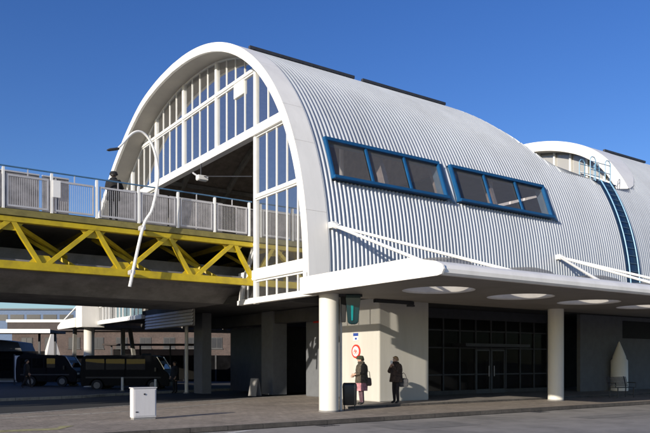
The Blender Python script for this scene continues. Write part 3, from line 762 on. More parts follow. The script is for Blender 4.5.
# dark glazed entrance
ent = thing('glass_entrance', 'dark glazed entrance front with double doors under the canopy', 'entrance', (24.7, 23.0, 0.08))
EX0, EX1, EY = 19.44, 31.0, 23.0
MB().box(EX0, EX1, EY + 0.02, EY + 0.12, 3.55, 4.0).build('lintel', M['dark'], ent)
MB().box(EX0, EX1, EY - 0.02, EY + 0.12, 0.09, 0.28).build('plinth', M['darkconc'], ent)
xs = [EX0 + 1.05 * k for k in range(12)]
for i, x in enumerate(xs):
    MB().box(x - 0.04, x + 0.04, EY - 0.06, EY + 0.06, 0.28, 3.55).build('mullion', M['dark'], ent)
    if i < len(xs) - 1:
        xa, xb = x + 0.04, xs[i + 1] - 0.04
        for z0, z1 in ((0.28, 0.98), (1.03, 2.2), (2.26, 3.0), (3.05, 3.55)):
            if i in (5, 6) and z0 < 2.1: continue
            MB().add([(xa, EY, z0), (xb, EY, z0), (xb, EY, z1), (xa, EY, z1)], [(0, 1, 2, 3)]).build('pane', M['glass_dark'], ent)
for z in (1.0, 2.23, 3.02):
    MB().box(EX0, EX1, EY - 0.045, EY + 0.045, z - 0.03, z + 0.03).build('transom', M['dark'], ent)
MB().box(xs[4] - 0.5, xs[8] - 0.3, EY - 0.9, EY - 0.06, 2.28, 2.42).build('door_hood', M['dark'], ent)
for k in (5, 6):
    xa, xb = xs[k] + 0.05, xs[k + 1] - 0.05
    d = MB(); d.box(xa, xa + 0.07, EY - 0.03, EY + 0.03, 0.10, 2.18); d.box(xb - 0.07, xb, EY - 0.03, EY + 0.03, 0.10, 2.18); d.box(xa + 0.07, xb - 0.07, EY - 0.03, EY + 0.03, 0.10, 0.3); d.box(xa + 0.07, xb - 0.07, EY - 0.03, EY + 0.03, 2.1, 2.18)
    dr = d.build('door', M['doorframe'], ent)
    MB().add([(xa + 0.07, EY, 0.3), (xb - 0.07, EY, 0.3), (xb - 0.07, EY, 2.1), (xa + 0.07, EY, 2.1)], [(0, 1, 2, 3)]).build('door_pane', M['glass_dark'], dr)
    xh = xb - 0.13 if k == 5 else xa + 0.13
    MB().tube([(xh, EY - 0.08, 0.9), (xh, EY - 0.08, 1.4)], 0.02, 8).build('handle', M['rail'], dr)
MB().box(EX0, EX1, EY + 3.2, EY + 3.3, 0.05, 4.0).build('inner_wall', M['darkconc'], ent)
MB().box(EX0, EX1, EY + 0.1, EY + 3.2, 0.03, 0.075).build('lobby_floor', M['dark'], ent)
for k, x in enumerate((21.2, 22.6, 27.8, 29.2)):
    MB().box(x - 0.3, x + 0.3, EY + 2.7, EY + 3.15, 0.08, 1.7).build('lobby_cabinet', [M['darkconc'], M['concrete']][k % 2], ent)
# wall to the right
rw = thing('station_wall', 'plain grey wall right of the entrance with a dark high-level window', 'wall', (39, 21.9, 0))
m_ = MB(); WX0, WX1, WZ0, WZ1 = 34.75, 38.6, 2.85, 3.8
m_.box(31.05, WX0, 21.8, 22.0, 0.08, 4.0); m_.box(WX1, 50, 21.8, 22.0, 0.08, 4.0); m_.box(WX0, WX1, 21.8, 22.0, 0.08, WZ0); m_.box(WX0, WX1, 21.8, 22.0, WZ1, 4.0)
m_.build('wall', M['bluegreyconc'], rw)
MB().box(WX0, WX1, 21.9, 21.94, WZ0, WZ1).build('window', M['rubber'], rw)
MB().box(29.5, 50, 26.0, 26.2, 0.08, 4.0).build('recess_wall', M['darkconc'], rw)
# white pointed form standing in for a sunlit patch near the bench
tp = thing('sun_patch_form', 'white pointed form standing in for a patch of sunlight on the wall behind the bench', 'sun_patch', (33.75, 21.35, 0.08))
m_ = MB(); m_.tube([(33.75, 21.35, z) for z in (0.08, 1.65, 1.75, 1.85, 2.3, 2.65)], [0.44, 0.42, 0.34, 0.33, 0.16, 0.02], 24); m_.build('shaft', M['white'], tp, smooth=True, angle=50)  # body of the form standing in for the sunlit patch

# ================================================================== SIGNS / LIGHT / POLE
pole = thing('slim_pole', 'slim white pole standing close beside the canopy corner column', 'pole', (13.42, 18.35, 0))
MB().cyl(13.42, 18.28, 0, 3.74, 0.045, 16).build('shaft', M['column'], pole, smooth=True)
MB().cyl(13.42, 18.28, 0, 0.03, 0.10, 16).build('foot', M['concrete'], pole, smooth=True)
sg = thing('hanging_signal', 'teal glass signal lantern hanging below the canopy with a black case beside it', 'signal', (13.9, 18.2, 2.8))
lx, ly = 13.50 + 0.19 * sa, 18.05 - 0.19 * ca
ux, uy = sa, -ca     # picture-right direction on the ground
def orient(cx, cy, z, w0, d):   # ring of a box turned towards the road
    vx, vy = ca, sa
    return [(cx + ux * a * w0 + vx * b * d, cy + uy * a * w0 + vy * b * d, z) for a, b in ((-1, -1), (1, -1), (1, 1), (-1, 1))]
m_ = MB(); m_.rings([orient(lx, ly, 2.78, 0.08, 0.08), orient(lx, ly, 2.84, 0.165, 0.13), orient(lx, ly, 3.62, 0.235, 0.17), orient(lx, ly, 3.735, 0.235, 0.17)])
lan = m_.build('lantern', M['teal'], sg, bevel=0.02)
MB().rings([orient(lx - ux * .03 - ca * .155, ly - uy * .03 - sa * .155, 2.90, 0.03, 0.02), orient(lx - ux * .03 - ca * .178, ly - uy * .03 - sa * .178, 3.40, 0.045, 0.02)]).build('lens', M['lens'], lan, bevel=0.008)
m_ = MB(); cx2, cy2 = lx - ux * 0.30 + ca * .05, ly - uy * 0.30 + sa * .05; m_.rings([orient(cx2, cy2, 2.86, 0.07, 0.10), orient(cx2, cy2, 3.70, 0.09, 0.10)]); m_.build('case', M['rubber'], sg, bevel=0.015)
MB().rings([orient(lx - ux * 0.1, ly - uy * 0.1, 3.66, 0.4, 0.05), orient(lx - ux * 0.1, ly - uy * 0.1, 3.745, 0.4, 0.05)]).build('hanger', M['dark'], sg)
lt = thing('batten_light', 'long dark light batten under the canopy to the right of the teal lantern', 'light fitting', (16.2, 19.3, 3.6))
MB().box(15.2, 17.0, 18.72, 18.84, 3.62, 3.74).build('housing', M['blackpaint'], lt, bevel=0.015)
MB().box(16.75, 17.0, 18.70, 18.86, 3.55, 3.62).build('end_cap', M['dark'], lt)
rs = thing('red_sign', 'narrow red sign on the shaded grey pier just left of the canopy corner column', 'sign', (17.9, 26.3, 3.3))
MB().box(17.93, 17.99, 26.15, 26.55, 3.35, 3.95).build('panel', M['red'], rs, bevel=0.01)
MB().box(17.92, 17.928, 26.2, 26.5, 3.5, 3.6).build('white_band', M['signwhite'], rs)
# round prohibition sign and small plate on the lit face of the pier (face x = 16.9)
ps = thing('round_sign', 'round red-bordered white prohibition sign on the sunlit pier face', 'sign', (16.88, 21.98, 1.8))
def disc(y, z, r, x0, x1, seg=40):
    return MB().tube([(x1, y, z), (x0, y, z)], r, seg)
SY, SZ = 21.98, 2.0
disc(SY, SZ, 0.27, 16.865, 16.898).build('plate', M['red'], ps, smooth=True, angle=30)
disc(SY, SZ, 0.20, 16.858, 16.866).build('face', M['signwhite'], ps, smooth=True, angle=30)
gl_ = MB()
for dy in (-0.075, 0.075):
    pts = [(16.853, SY + dy + 0.06 * math.cos(2 * math.pi * k / 16), SZ - 0.04 + 0.06 * math.sin(2 * math.pi * k / 16)) for k in range(17)]
    gl_.tube(pts, 0.009, 5)
for a, b in (((-0.075, -0.04), (-0.03, 0.055)), ((-0.03, 0.055), (0.055, 0.055)), ((0.075, -0.04), (0.05, 0.085)), ((-0.03, 0.055), (0.0, -0.04)), ((0.0, -0.04), (0.055, 0.055)), ((0.0, -0.04), (-0.075, -0.04)), ((0.03, 0.09), (0.06, 0.085))):
    gl_.tube([(16.853, SY + a[0], SZ + a[1]), (16.853, SY + b[0], SZ + b[1])], 0.009, 5)
gl_.build('symbol', M['red'], ps)
bp_ = thing('small_plate', 'small blue and white plate above the round red sign', 'sign', (16.88, 22.0, 2.4))
MB().box(16.875, 16.898, SY - 0.15, SY + 0.17, 2.42, 2.72).build('board', M['signwhite'], bp_)
MB().box(16.868, 16.874, SY - 0.15, SY + 0.17, 2.60, 2.72).build('blue_band', M['signblue'], bp_)
MB().box(16.868, 16.874, SY - 0.06, SY + 0.06, 2.46, 2.54).build('arrow', M['signblue'], bp_)

# ================================================================== STREET FURNITURE
ub = thing('utility_cabinet', 'white-grey utility cabinet standing alone on the brown paving', 'cabinet', (7.05, 18.9, 0))
MB().box(6.74, 7.40, 18.75, 19.03, 0.05, 0.86).build('body', M['boxgrey'], ub, bevel=0.015)
MB().box(6.72, 7.42, 18.73, 19.05, 0.86, 0.885).build('lid', M['boxgrey'], ub, bevel=0.008)
MB().box(6.76, 7.38, 18.77, 19.01, 0.0, 0.05).build('plinth', M['concrete'], ub)
dr = MB().box(6.78, 7.36, 18.738, 18.748, 0.10, 0.82).build('door', M['boxgrey'], ub, bevel=0.003)
MB().tube([(7.05, 18.736, 0.70), (7.05, 18.722, 0.70)], 0.025, 12).build('lock', M['dark'], dr)
MB().box(6.80, 6.87, 18.730, 18.737, 0.20, 0.23).build('hinge', M['dark'], dr)

bn = thing('litter_bin', 'black litter bin on thin legs beside the white canopy corner column', 'bin', (13.98, 18.56, 0))
bx, by = 13.98, 18.55
def rr(z, w, d, r=0.06, n=5):
    pts = []
    for sx, sy, a0 in ((1, 1, 0), (-1, 1, 90), (-1, -1, 180), (1, -1, 270)):
        for k in range(n + 1):
            a = R(a0 + 90 * k / n); px = sx * (w - r) + r * math.cos(a); py = sy * (d - r) + r * math.sin(a)
            vx, vy = ca, sa
            pts.append((bx + ux * px + vx * py, by + uy * px + vy * py, z))
    return pts
m_ = MB(); m_.rings([rr(0.17, 0.215, 0.17), rr(0.20, 0.225, 0.18), rr(0.80, 0.235, 0.19), rr(0.86, 0.225, 0.18), rr(0.90, 0.19, 0.15)]); m_.build('body', M['blackpaint'], bn, smooth=True, angle=35)
m_ = MB(); m_.rings([rr(0.745, 0.24, 0.195), rr(0.765, 0.24, 0.195)]); m_.build('rim', M['dark'], bn, smooth=True, angle=35)
for s1 in (-1, 1):
    for s2 in (-1, 1):
        px, py = bx + ux * s1 * 0.17 + ca * s2 * 0.12, by + uy * s1 * 0.17 + sa * s2 * 0.12
        MB().tube([(px, py, 0), (px, py, 0.19)], 0.016, 8).build('leg', M['dark'], bn, smooth=True)

bench = thing('mesh_bench', 'dark wire mesh bench under the canopy in front of the white form standing in for a sunlit patch', 'bench', (28.7, 18.1, 0))
vx, vy = ca, sa
def bl(a, b, z): # bench local: a along seat, b backwards
    t_ = R(-8); dx, dy = math.cos(t_), math.sin(t_)
    return (28.75 + dx * a - dy * b, 18.05 + dy * a + dx * b, z)
st = MB(); bkm = MB()
for k in range(9): st.tube([bl(-0.62, -0.22 + 0.05 * k, 0.45), bl(0.62, -0.22 + 0.05 * k, 0.45)], 0.012, 6)
for k in range(17): st.tube([bl(-0.62 + 0.0775 * k, -0.22, 0.45), bl(-0.62 + 0.0775 * k, 0.2, 0.45)], 0.010, 6)
for k in range(9): bkm.tube([bl(-0.62, 0.22 + 0.014 * k, 0.50 + 0.05 * k), bl(0.62, 0.22 + 0.014 * k, 0.50 + 0.05 * k)], 0.012, 6)
for k in range(17): bkm.tube([bl(-0.62 + 0.0775 * k, 0.22, 0.50), bl(-0.62 + 0.0775 * k, 0.335, 0.91)], 0.010, 6)
st.build('seat', M['dark'], bench); bkm.build('backrest', M['dark'], bench)
for a in (-0.5, 0.5):
    MB().tube([bl(a, -0.2, 0.0), bl(a, -0.2, 0.44)], 0.025, 8).build('leg', M['dark'], bench, smooth=True)
    MB().tube([bl(a, 0.24, 0.0), bl(a, 0.22, 0.44), bl(a, 0.345, 0.93)], 0.025, 8).build('leg', M['dark'], bench, smooth=True)
for a in (-0.64, 0.64): MB().tube([bl(a, 0.25, 0.66), bl(a, -0.2, 0.66), bl(a, -0.2, 0.44)], 0.02, 8).build('armrest', M['dark'], bench, smooth=True)

ab = thing('folding_board', 'small pale folding board leaning near the slender shaded pier', 'board', (15.9, 28.6, 0))
MB().rings([[(15.84, 28.85, .0), (16.04, 28.47, .0), (16.07, 28.48, .0), (15.87, 28.87, .0)], [(15.96, 28.83, .82), (16.14, 28.49, .82), (16.17, 28.50, .82), (15.99, 28.85, .82)]]).build('panel', M['concrete'], ab)
MB().rings([[(16.22, 29.02, .0), (16.42, 28.64, .0), (16.45, 28.65, .0), (16.25, 29.04, .0)], [(16.0, 28.85, .82), (16.18, 28.51, .82), (16.21, 28.52, .82), (16.03, 28.87, .82)]]).build('panel', M['concrete'], ab)

# ================================================================== PEOPLE
def person(name, label, loc, rz, P):
    """P: joints override, materials; built facing local +x, left = +y"""
    root = thing(name, label, 'person', loc, rz)
    J = dict(pel=(0, 0, .92), sp=(0, 0, 1.10), ch=(-.01, 0, 1.30), nk=(0.0, 0, 1.45), hb=(.02, 0, 1.52), hc=(.035, 0, 1.60), ht=(.02, 0, 1.665),
             hl=(0, .085, .88), kl=(.015, .09, .48), al=(-.02, .095, .085), tl=(.13, .11, .035),
             hr=(0, -.085, .88), kr=(.015, -.09, .48), ar=(-.02, -.095, .085), tr=(.13, -.11, .035),
             sl=(-.01, .165, 1.385), el=(.0, .215, 1.11), wl=(.12, .19, .90), sr=(-.01, -.165, 1.385), er=(.0, -.215, 1.11), wr=(.12, -.19, .90))
    J.update(P.get('J', {}))
    RAD = dict(pel=.125, sp=.115, ch=.13, nk=.052, hb=.062, hc=.088, ht=.06, hl=.09, kl=.07, al=.052, tl=.036, hr=.09, kr=.07, ar=.052, tr=.036,
               sl=.068, el=.05, wl=.033, sr=.068, er=.05, wr=.033)
    names = list(J); vs = [Vector(J[n]) for n in names]; rad = [RAD[n] for n in names]; ix = {n: i for i, n in enumerate(names)}
    ed = [('pel', 'sp'), ('sp', 'ch'), ('ch', 'nk'), ('nk', 'hb'), ('hb', 'hc'), ('hc', 'ht'), ('pel', 'hl'), ('hl', 'kl'), ('kl', 'al'), ('al', 'tl'), ('pel', 'hr'), ('hr', 'kr'), ('kr', 'ar'), ('ar', 'tr'),
          ('ch', 'sl'), ('sl', 'el'), ('el', 'wl'), ('ch', 'sr'), ('sr', 'er'), ('er', 'wr')]
    edges = [(ix[a], ix[b]) for a, b in ed]
    # nose
    vs.append(Vector(J['hc']) + Vector((.105, 0, -.005))); rad.append(.014); edges.append((ix['hc'], len(vs) - 1))
    # hands: palm + four fingers + thumb
    for s, e, w in (('l', 'el', 'wl'), ('r', 'er', 'wr')):
        d = (Vector(J[w]) - Vector(J[e])).normalized(); side = Vector((0, 1, 0)) if abs(d.y) < 0.9 else Vector((1, 0, 0))
        fwd = d.cross(side).normalized(); side = fwd.cross(d).normalized()
        pi_ = len(vs); vs.append(Vector(J[w]) + d * .075); rad.append(.030); edges.append((ix[w], pi_))
        for k, (o_, L_) in enumerate(((-.030, .060), (-.010, .072), (.010, .068), (.030, .052))):
            a = len(vs); vs.append(Vector(J[w]) + d * .10 + fwd * o_); rad.append(.0095)
            vs.append(Vector(J[w]) + d * (.10 + L_ * .5) + fwd * o_ * 1.1 - side * .010); rad.append(.009)
            vs.append(Vector(J[w]) + d * (.10 + L_ * .9) + fwd * o_ * 1.05 - side * .035); rad.append(.008)
            edges += [(pi_, a), (a, a + 1), (a + 1, a + 2)]
        a = len(vs); vs.append(Vector(J[w]) + d * .05 - fwd * .045); rad.append(.011); vs.append(Vector(J[w]) + d * .09 - fwd * .055 - side * .02); rad.append(.009)
        edges += [(pi_, a), (a, a + 1)]
    me = bpy.data.meshes.new('body'); me.from_pydata([v[:] for v in vs], edges, [])
    o = bpy.data.objects.new('body_src', me); C.objects.link(o)
    sk = o.modifiers.new('s', 'SKIN'); sk.use_smooth_shade = True
    for i, r in enumerate(rad):
        d = me.skin_vertices[0].data[i]; d.radius = (r, r)
    me.skin_vertices[0].data[ix['pel']].use_root = True
    ss = o.modifiers.new('u', 'SUBSURF'); ss.levels = 2; ss.render_levels = 2
    dg = bpy.context.evaluated_depsgraph_get(); ev = o.evaluated_get(dg)
    bme = bpy.data.meshes.new_from_object(ev); bpy.data.objects.remove(o)
    bme.materials.clear()
    ms = [P['coat'], P['legs'], P.get('shoes', M['shoe']), M['skin']]
    for q in ms: bme.materials.append(q)
    wl, wr = Vector(J['wl']), Vector(J['wr'])
    hd = {}
    for s, e, w in (('l', 'el', 'wl'), ('r', 'er', 'wr')): hd[s] = (Vector(J[w]), (Vector(J[w]) - Vector(J[e])).normalized())
    for p in bme.polygons:
        c = p.center; k = 0
        if c.z > J['nk'][2] + .03: k = 3
        if any((c - w).dot(d) > -0.005 and (c - w).length < .24 for w, d in hd.values()) and c.z < J['nk'][2] + .3 and (c - Vector(J['hc'])).length > .115: k = 3
        elif c.z < .10: k = 2
        elif c.z < P.get('waist', .85) and k == 0: k = 1
        if k == 1 and any((c - w).length < .12 for w, d in hd.values()): k = 0
        p.material_index = k
    bo = bpy.data.objects.new('body', bme); C.objects.link(bo); bo.parent = root
    bme.shade_smooth()
    def ell(z, rx, ry, cx=0, cy=0, n=20, wob=0.0, lobes=5):
        return [(cx + rx * (1 + wob * math.sin(lobes * 2 * math.pi * k / n + z * 9)) * math.cos(2 * math.pi * k / n), cy + ry * (1 + wob * math.sin(lobes * 2 * math.pi * k / n + z * 9)) * math.sin(2 * math.pi * k / n), z) for k in range(n)]
    def child(nm, mb, m):
        mb.local = True
        q = mb.build(nm, m, root, smooth=True, angle=60); return q
    # coat
    hem = P.get('hem', .78)
    m_ = MB(); zs = [(1.475, .06, .075), (1.43, .105, .17), (1.36, .145, .205), (1.22, .165, .205), (1.08, .155, .19), (.98, .165, .20), (hem + .04, .185, .215), (hem, .18, .21), (hem + .01, .14, .16)]
    m_.rings([ell(z, a * P.get('bulk', 1), b * P.get('bulk', 1), J['sp'][0] * (1.3 - z) * 2 - .01, 0, 20, .025 if z < 1.4 else 0) for z, a, b in zs]); child('coat', m_, P['coat'])
    for s in ('l', 'r'):
        S, E_, W = Vector(J['s' + s]), Vector(J['e' + s]), Vector(J['w' + s])
        m_ = MB(); m_.tube([S + (S - E_).normalized() * .02, S.lerp(E_, .4), E_, E_.lerp(W, .5), W.lerp(E_, .06), W.lerp(E_, .07)], [.085, .085, .074, .066, .056, .035], 12); child('sleeve', m_, P['coat'])
    if P.get('skirt'):
        m_ = MB(); a, b, c = P['skirt'][:3]; m_.rings([ell(a, .19, .21, n=24), ell((a + b) / 2, .205, .235, n=24, wob=.05, lobes=7), ell(b, .21, .245, n=24, wob=.06, lobes=7), ell(b + .01, .15, .17, n=24)]); child('skirt', m_, c)
    hc = Vector(J['hc'])
    for sy in (-1, 1):
        m_ = MB(); m_.sphere(hc + Vector((.082, sy * .032, .012)), .011, 8); child('eye', m_, M['eye'])
        m_ = MB(); m_.sphere(hc + Vector((0, sy * .088, -.005)), .022, 8, (.7, .4, 1.2)); child('ear', m_, M['skin'])
    m_ = MB(); m_.sphere(hc + Vector((.078, 0, -.052)), .02, 8, (.5, 1.1, .4)); child('mouth', m_, M['lip'])
    # hair: cap over skull
    m_ = MB(); rgs = []
    for i in range(9):
        a = R(-40 + 130 * i / 8); rr_ = .112 * math.cos(a) + .004
        rgs.append([(hc.x - .022 + rr_ * (1.0 if math.cos(2 * math.pi * k / 16) < .3 else .80) * math.cos(2 * math.pi * k / 16) * 1.03 - (0.02 if a < 0 else 0), hc.y + rr_ * .92 * math.sin(2 * math.pi * k / 16) * (1 + .04 * math.sin(5 * k)), hc.z + .018 + .112 * math.sin(a) + (.06 if math.cos(2 * math.pi * k / 16) > .35 and a < .3 else 0)) for k in range(16)])
    m_.rings(rgs); child('hair', m_, P['hair'])
    if P.get('hat'):
        m_ = MB(); m_.rings([[(hc.x - .012 + r * math.cos(2 * math.pi * k / 18) * (1 + .05 * math.sin(3 * k)), hc.y + r * math.sin(2 * math.pi * k / 18) * (1 + .05 * math.cos(4 * k)), hc.z + z - .03 * math.cos(2 * math.pi * k / 18) * 0) for k in range(18)] for r, z in ((.10, .015), (.135, .02), (.14, .05), (.125, .075), (.12, .105), (.09, .135), (.02, .145))]); child('hat', m_, P['hat'])
    if P.get('scarf'):
        m_ = MB(); m_.tube([(.01 + .085 * math.cos(2 * math.pi * k / 14), .085 * math.sin(2 * math.pi * k / 14), 1.475 + .01 * math.sin(k)) for k in range(15)], .045, 8); child('scarf', m_, P['scarf'])
    return root
LEFTV = R(145)
w1 = person('person', 'woman in an olive coat, hat and rose skirt standing beside the black bin', (15.18, 19.45, .08), LEFTV + R(18),
            dict(coat=M['coat_green'], legs=M['mauve'], hair=M['hair_dark'], hat=M['hat'], scarf=M['coat_green'], skirt=(.86, .50, M['pink']), waist=.6, hem=.78, bulk=1.28,
                 J=dict(el=(.03, .235, 1.12), wl=(.25, .10, 1.08), er=(.02, -.235, 1.12), wr=(.24, -.10, 1.04), hb=(.035, 0, 1.51), hc=(.06, 0, 1.585), ht=(.05, 0, 1.65))))
hb = thing('handbag', 'brown handbag hanging at the hip of the woman in the rose skirt', 'bag', (15.30, 19.28, .9), LEFTV)
m_ = MB(); m_.local = True; m_.rings([[(x * a, y * a2, z) for x, y in ((-.15, -.06), (.15, -.06), (.15, .06), (-.15, .06))] for a, a2, z in ((.95, 1, -.17), (1, 1.15, -.1), (.9, .8, .08), (.8, .5, .12))]); m_.build('pouch', M['leather'], hb, bevel=0.02, smooth=True)
m_ = MB(); m_.local = True; m_.tube([(-.1, 0, .1), (-.07, .03, .32), (0, .06, .36), (.06, .03, .26), (.1, 0, .1)], .012, 6); m_.build('strap', M['leather'], hb)
hb.location = (15.18 + 0.10, 19.45 - 0.20, .92)

w2 = person('person', 'fair-haired woman in dark brown coat and trousers raising a cup to her face', (16.72, 19.40, .08), LEFTV + R(38),
            dict(coat=M['coat_brown'], legs=M['trousers'], hair=M['hair_blond'], scarf=M['coat_brown'], hem=.78, bulk=1.24,
                 J=dict(el=(.15, .20, 1.16), wl=(.19, .07, 1.37), er=(.14, -.20, 1.16), wr=(.18, -.07, 1.33), hb=(.03, 0, 1.51), hc=(.045, 0, 1.59), ht=(.035, 0, 1.655), kl=(.03, .10, .48), al=(0, .11, .085), tl=(.15, .13, .035))))
cu = thing('paper_cup', 'white paper cup held at the mouth of the woman in brown', 'cup', (16.5, 19.5, 1.5), LEFTV)
d_ = Vector((math.cos(LEFTV + R(38)), math.sin(LEFTV + R(38)), 0))
cu.location = Vector((16.72, 19.40, .08 + 1.43)) + d_ * .22
m_ = MB(); m_.local = True; m_.tube([(0, 0, 0), (0, 0, .11)], [.033, .044], 16); m_.build('cup', M['signwhite'], cu, smooth=True, angle=40)
m_ = MB(); m_.local = True; m_.tube([(0, 0, .11), (0, 0, .122)], [.046, .043], 16); m_.build('lid', M['signwhite'], cu, smooth=True, angle=40)
gb = thing('shoulder_bag', 'grey shoulder bag hanging from the arm of the woman in brown', 'bag', (16.95, 19.2, .9), LEFTV)
m_ = MB(); m_.local = True; m_.rings([[(x * a, y * a2, z) for x, y in ((-.17, -.07), (.17, -.07), (.17, .07), (-.17, .07))] for a, a2, z in ((.9, 1, -.2), (1, 1.2, -.12), (1, 1, .06), (.8, .5, .12))]); m_.build('pouch', M['greybag'], gb, bevel=0.02, smooth=True)
for s in (-.03, .03):
    m_ = MB(); m_.local = True; m_.tube([(-.12, s, .1), (-.06, s, .26), (0, s * .5, .31), (.06, s, .26), (.12, s, .1)], .010, 6); m_.build('strap', M['greybag'], gb)
gb.location = Vector((16.72 + .27 * sa, 19.40 - .27 * ca, .08 + .80))

w3 = person('person', 'person in dark clothes leaning on the footbridge railing near the lamp', (8.0, 24.22, 6.46), R(60),
            dict(coat=M['black_cloth'], legs=M['black_cloth'], hair=M['hair_dark'], hat=M['black_cloth'], scarf=M['black_cloth'], hem=.74, bulk=1.15,
                 J=dict(el=(.13, .26, 1.18), wl=(.24, .10, 1.14), er=(.13, -.26, 1.18), wr=(.24, -.10, 1.14))))
w4 = person('person', 'dark-dressed walker in the shade at the far round column', (14.3, 42.6, 0), R(150),
            dict(coat=M['black_cloth'], legs=M['black_cloth'], hair=M['hair_dark'], hem=.76,
                 J=dict(kl=(.16, .09, .50), al=(.20, .09, .085), tl=(.34, .10, .06), kr=(-.06, -.09, .49), ar=(-.28, -.09, .14), tr=(-.18, -.1, .035))))
w5 = person('person', 'dark-dressed figure standing behind the parked minibus under the bridge', (15.0, 35.4, -.1), R(200),
            dict(coat=M['black_cloth'], legs=M['black_cloth'], hair=M['hair_dark'], hem=.70, bulk=1.1))

w6 = person('person', 'dark-dressed walker at the far left edge in the shade under the bridge', (9.6, 45.0, 0), R(-20),
            dict(coat=M['black_cloth'], legs=M['trousers'], hair=M['hair_dark'], hem=.74, J=dict(kl=(.16, .09, .50), al=(.20, .09, .085), tl=(.34, .10, .06), kr=(-.06, -.09, .49), ar=(-.28, -.09, .14), tr=(-.18, -.1, .035))))
# ================================================================== BACKGROUND UNDER THE BRIDGE
def at(u, d, z=0.0):
    """a point on the ground: sideways slope u (right/depth), depth d"""
    r = u * d
    return Vector((d * ca + r * sa, d * sa - r * ca, z))
def U(px): return (px - 325) / 704.0
def van(label, px0, px1, d, h, z0, group):
    """dark minibus, nose to the picture right"""
    cx = (px0 + px1) / 2; c = at(U(cx), d, z0); L_ = (px1 - px0) / 704 * d; W = 1.9
    v = thing('parked_minibus', label, 'minibus', c, math.atan2(-ca, sa), group)
    hl = L_ / 2
    ax = (-hl + .95, hl - .95)
    def arch_pts(cx_): return [(cx_ + .42 * math.cos(R(a_)), .30 + .42 * math.sin(R(a_))) for a_ in range(0, 181, 20)]
    prof = [(-hl, .45), (-hl - .02, h * .55), (-hl + .04, h * .86), (-hl + .12, h * .96), (-hl + .35, h), (0, h + .03), (hl - 1.0, h), (hl - .78, h * .96), (hl - .55, h * .80), (hl - .33, h * .60), (hl - .12, h * .52), (hl - .02, h * .46), (hl, h * .34), (hl - .02, .34), (hl - .08, .26)]
    prof += arch_pts(ax[1]) + arch_pts(ax[0]) + [(-hl + .06, .28)]
    m_ = MB(); m_.local = True; m_.prism(prof, -W / 2, W / 2, 1); m_.build('body', M['vanpaint'], v, bevel=0.035, smooth=True)
    for s_ in (-1, 1):
        m_ = MB(); m_.local = True; m_.rings([[(hl - .78 + q, s_ * (W / 2 + .03 + e), h * .60 + z_) for q, z_ in ((-.05, -.1), (.05, -.1), (.05, .12), (-.05, .12))] for e in (0, .16)]); m_.build('mirror', M['blackpaint'], v)
        m_ = MB(); m_.local = True; m_.box(-.02, .02, s_ * (W / 2 + .002) - .003, s_ * (W / 2 + .002) + .003, .4, h * .92); m_.build('door_gap', M['shade_band'], v)
    m_ = MB(); m_.local = True; m_.box(hl - .06, hl + .05, -W / 2 + .06, W / 2 - .06, .30, .52); m_.build('bumper', M['dark'], v, bevel=.02)
    wn = 3
    for s in (-1, 1):
        for k in range(wn):
            a = -hl + .3 + k * (L_ - 1.6) / wn; b = a + (L_ - 1.6) / wn - .1
            m_ = MB(); m_.local = True; m_.box(a, b, s * (W / 2 + .004) - .004, s * (W / 2 + .004) + .004, h * .60, h * .90); m_.build('window', M['glass_van'], v)
    m_ = MB(); m_.local = True
    m_.add([(hl - .77, -W / 2 + .12, h * .95), (hl - .77, W / 2 - .12, h * .95), (hl - .34, W / 2 - .08, h * .615), (hl - .34, -W / 2 + .08, h * .615)], [(0, 1, 2, 3)])
    for i, q in enumerate(m_.v): m_.v[i] = (q[0] + .012, q[1], q[2] + .012)
    m_.build('windscreen', M['glass_van'], v)
    for s_ in (-1, 1):
        m_ = MB(); m_.local = True; m_.bar((hl - .75, s_ * (W / 2 - .1), h * .96), (hl - .31, s_ * (W / 2 - .06), h * .61), .05, .05); m_.build('pillar_trim', M['silver'], v)
    for x in ax:
        for s in (-1, 1):
            m_ = MB(); m_.local = True; m_.tube([(x, s * (W / 2 - .2), .33), (x, s * (W / 2 + .012), .33)], .33, 24); w = m_.build('wheel', M['rubber'], v, smooth=True, angle=40)
            m_ = MB(); m_.local = True; m_.tube([(x, s * (W / 2 + .01), .33), (x, s * (W / 2 + .025), .33)], .19, 16); m_.build('rim', M['deck'], w, smooth=True, angle=40)
    for s in (-1, 1):
        m_ = MB(); m_.local = True; m_.box(hl - .02, hl + .02, s * .68 - .16, s * .68 + .16, h * .38, h * .44); m_.build('headlight', M['signwhite'], v)
        m_ = MB(); m_.local = True; m_.box(-hl - .015, -hl + .01, s * .75 - .08, s * .75 + .08, h * .45, h * .6); m_.build('tail_light', M['red'], v)
    m_ = MB(); m_.local = True; m_.box(-hl + .3, hl - .5, -W / 2 - .008, W / 2 + .008, h * .36, h * .40); m_.build('trim_strip', M['dark'], v)
    return v
van('dark minibus parked under the bridge, right behind the white utility cabinet', 86, 173, 41.5, 2.05, -.1, 'dark vehicles parked under the bridge')
van('dark minibus parked at the left, behind the far round column', 22, 82, 46, 2.0, 0.0, 'dark vehicles parked under the bridge')
van('dark van seen through the gap left of the grey wall pier', 274, 322, 46, 1.75, 0.0, 'dark vehicles parked under the bridge')
van('dark van farther back, above the van in the gap', 250, 318, 60, 2.0, 0.0, 'dark vehicles parked under the bridge')

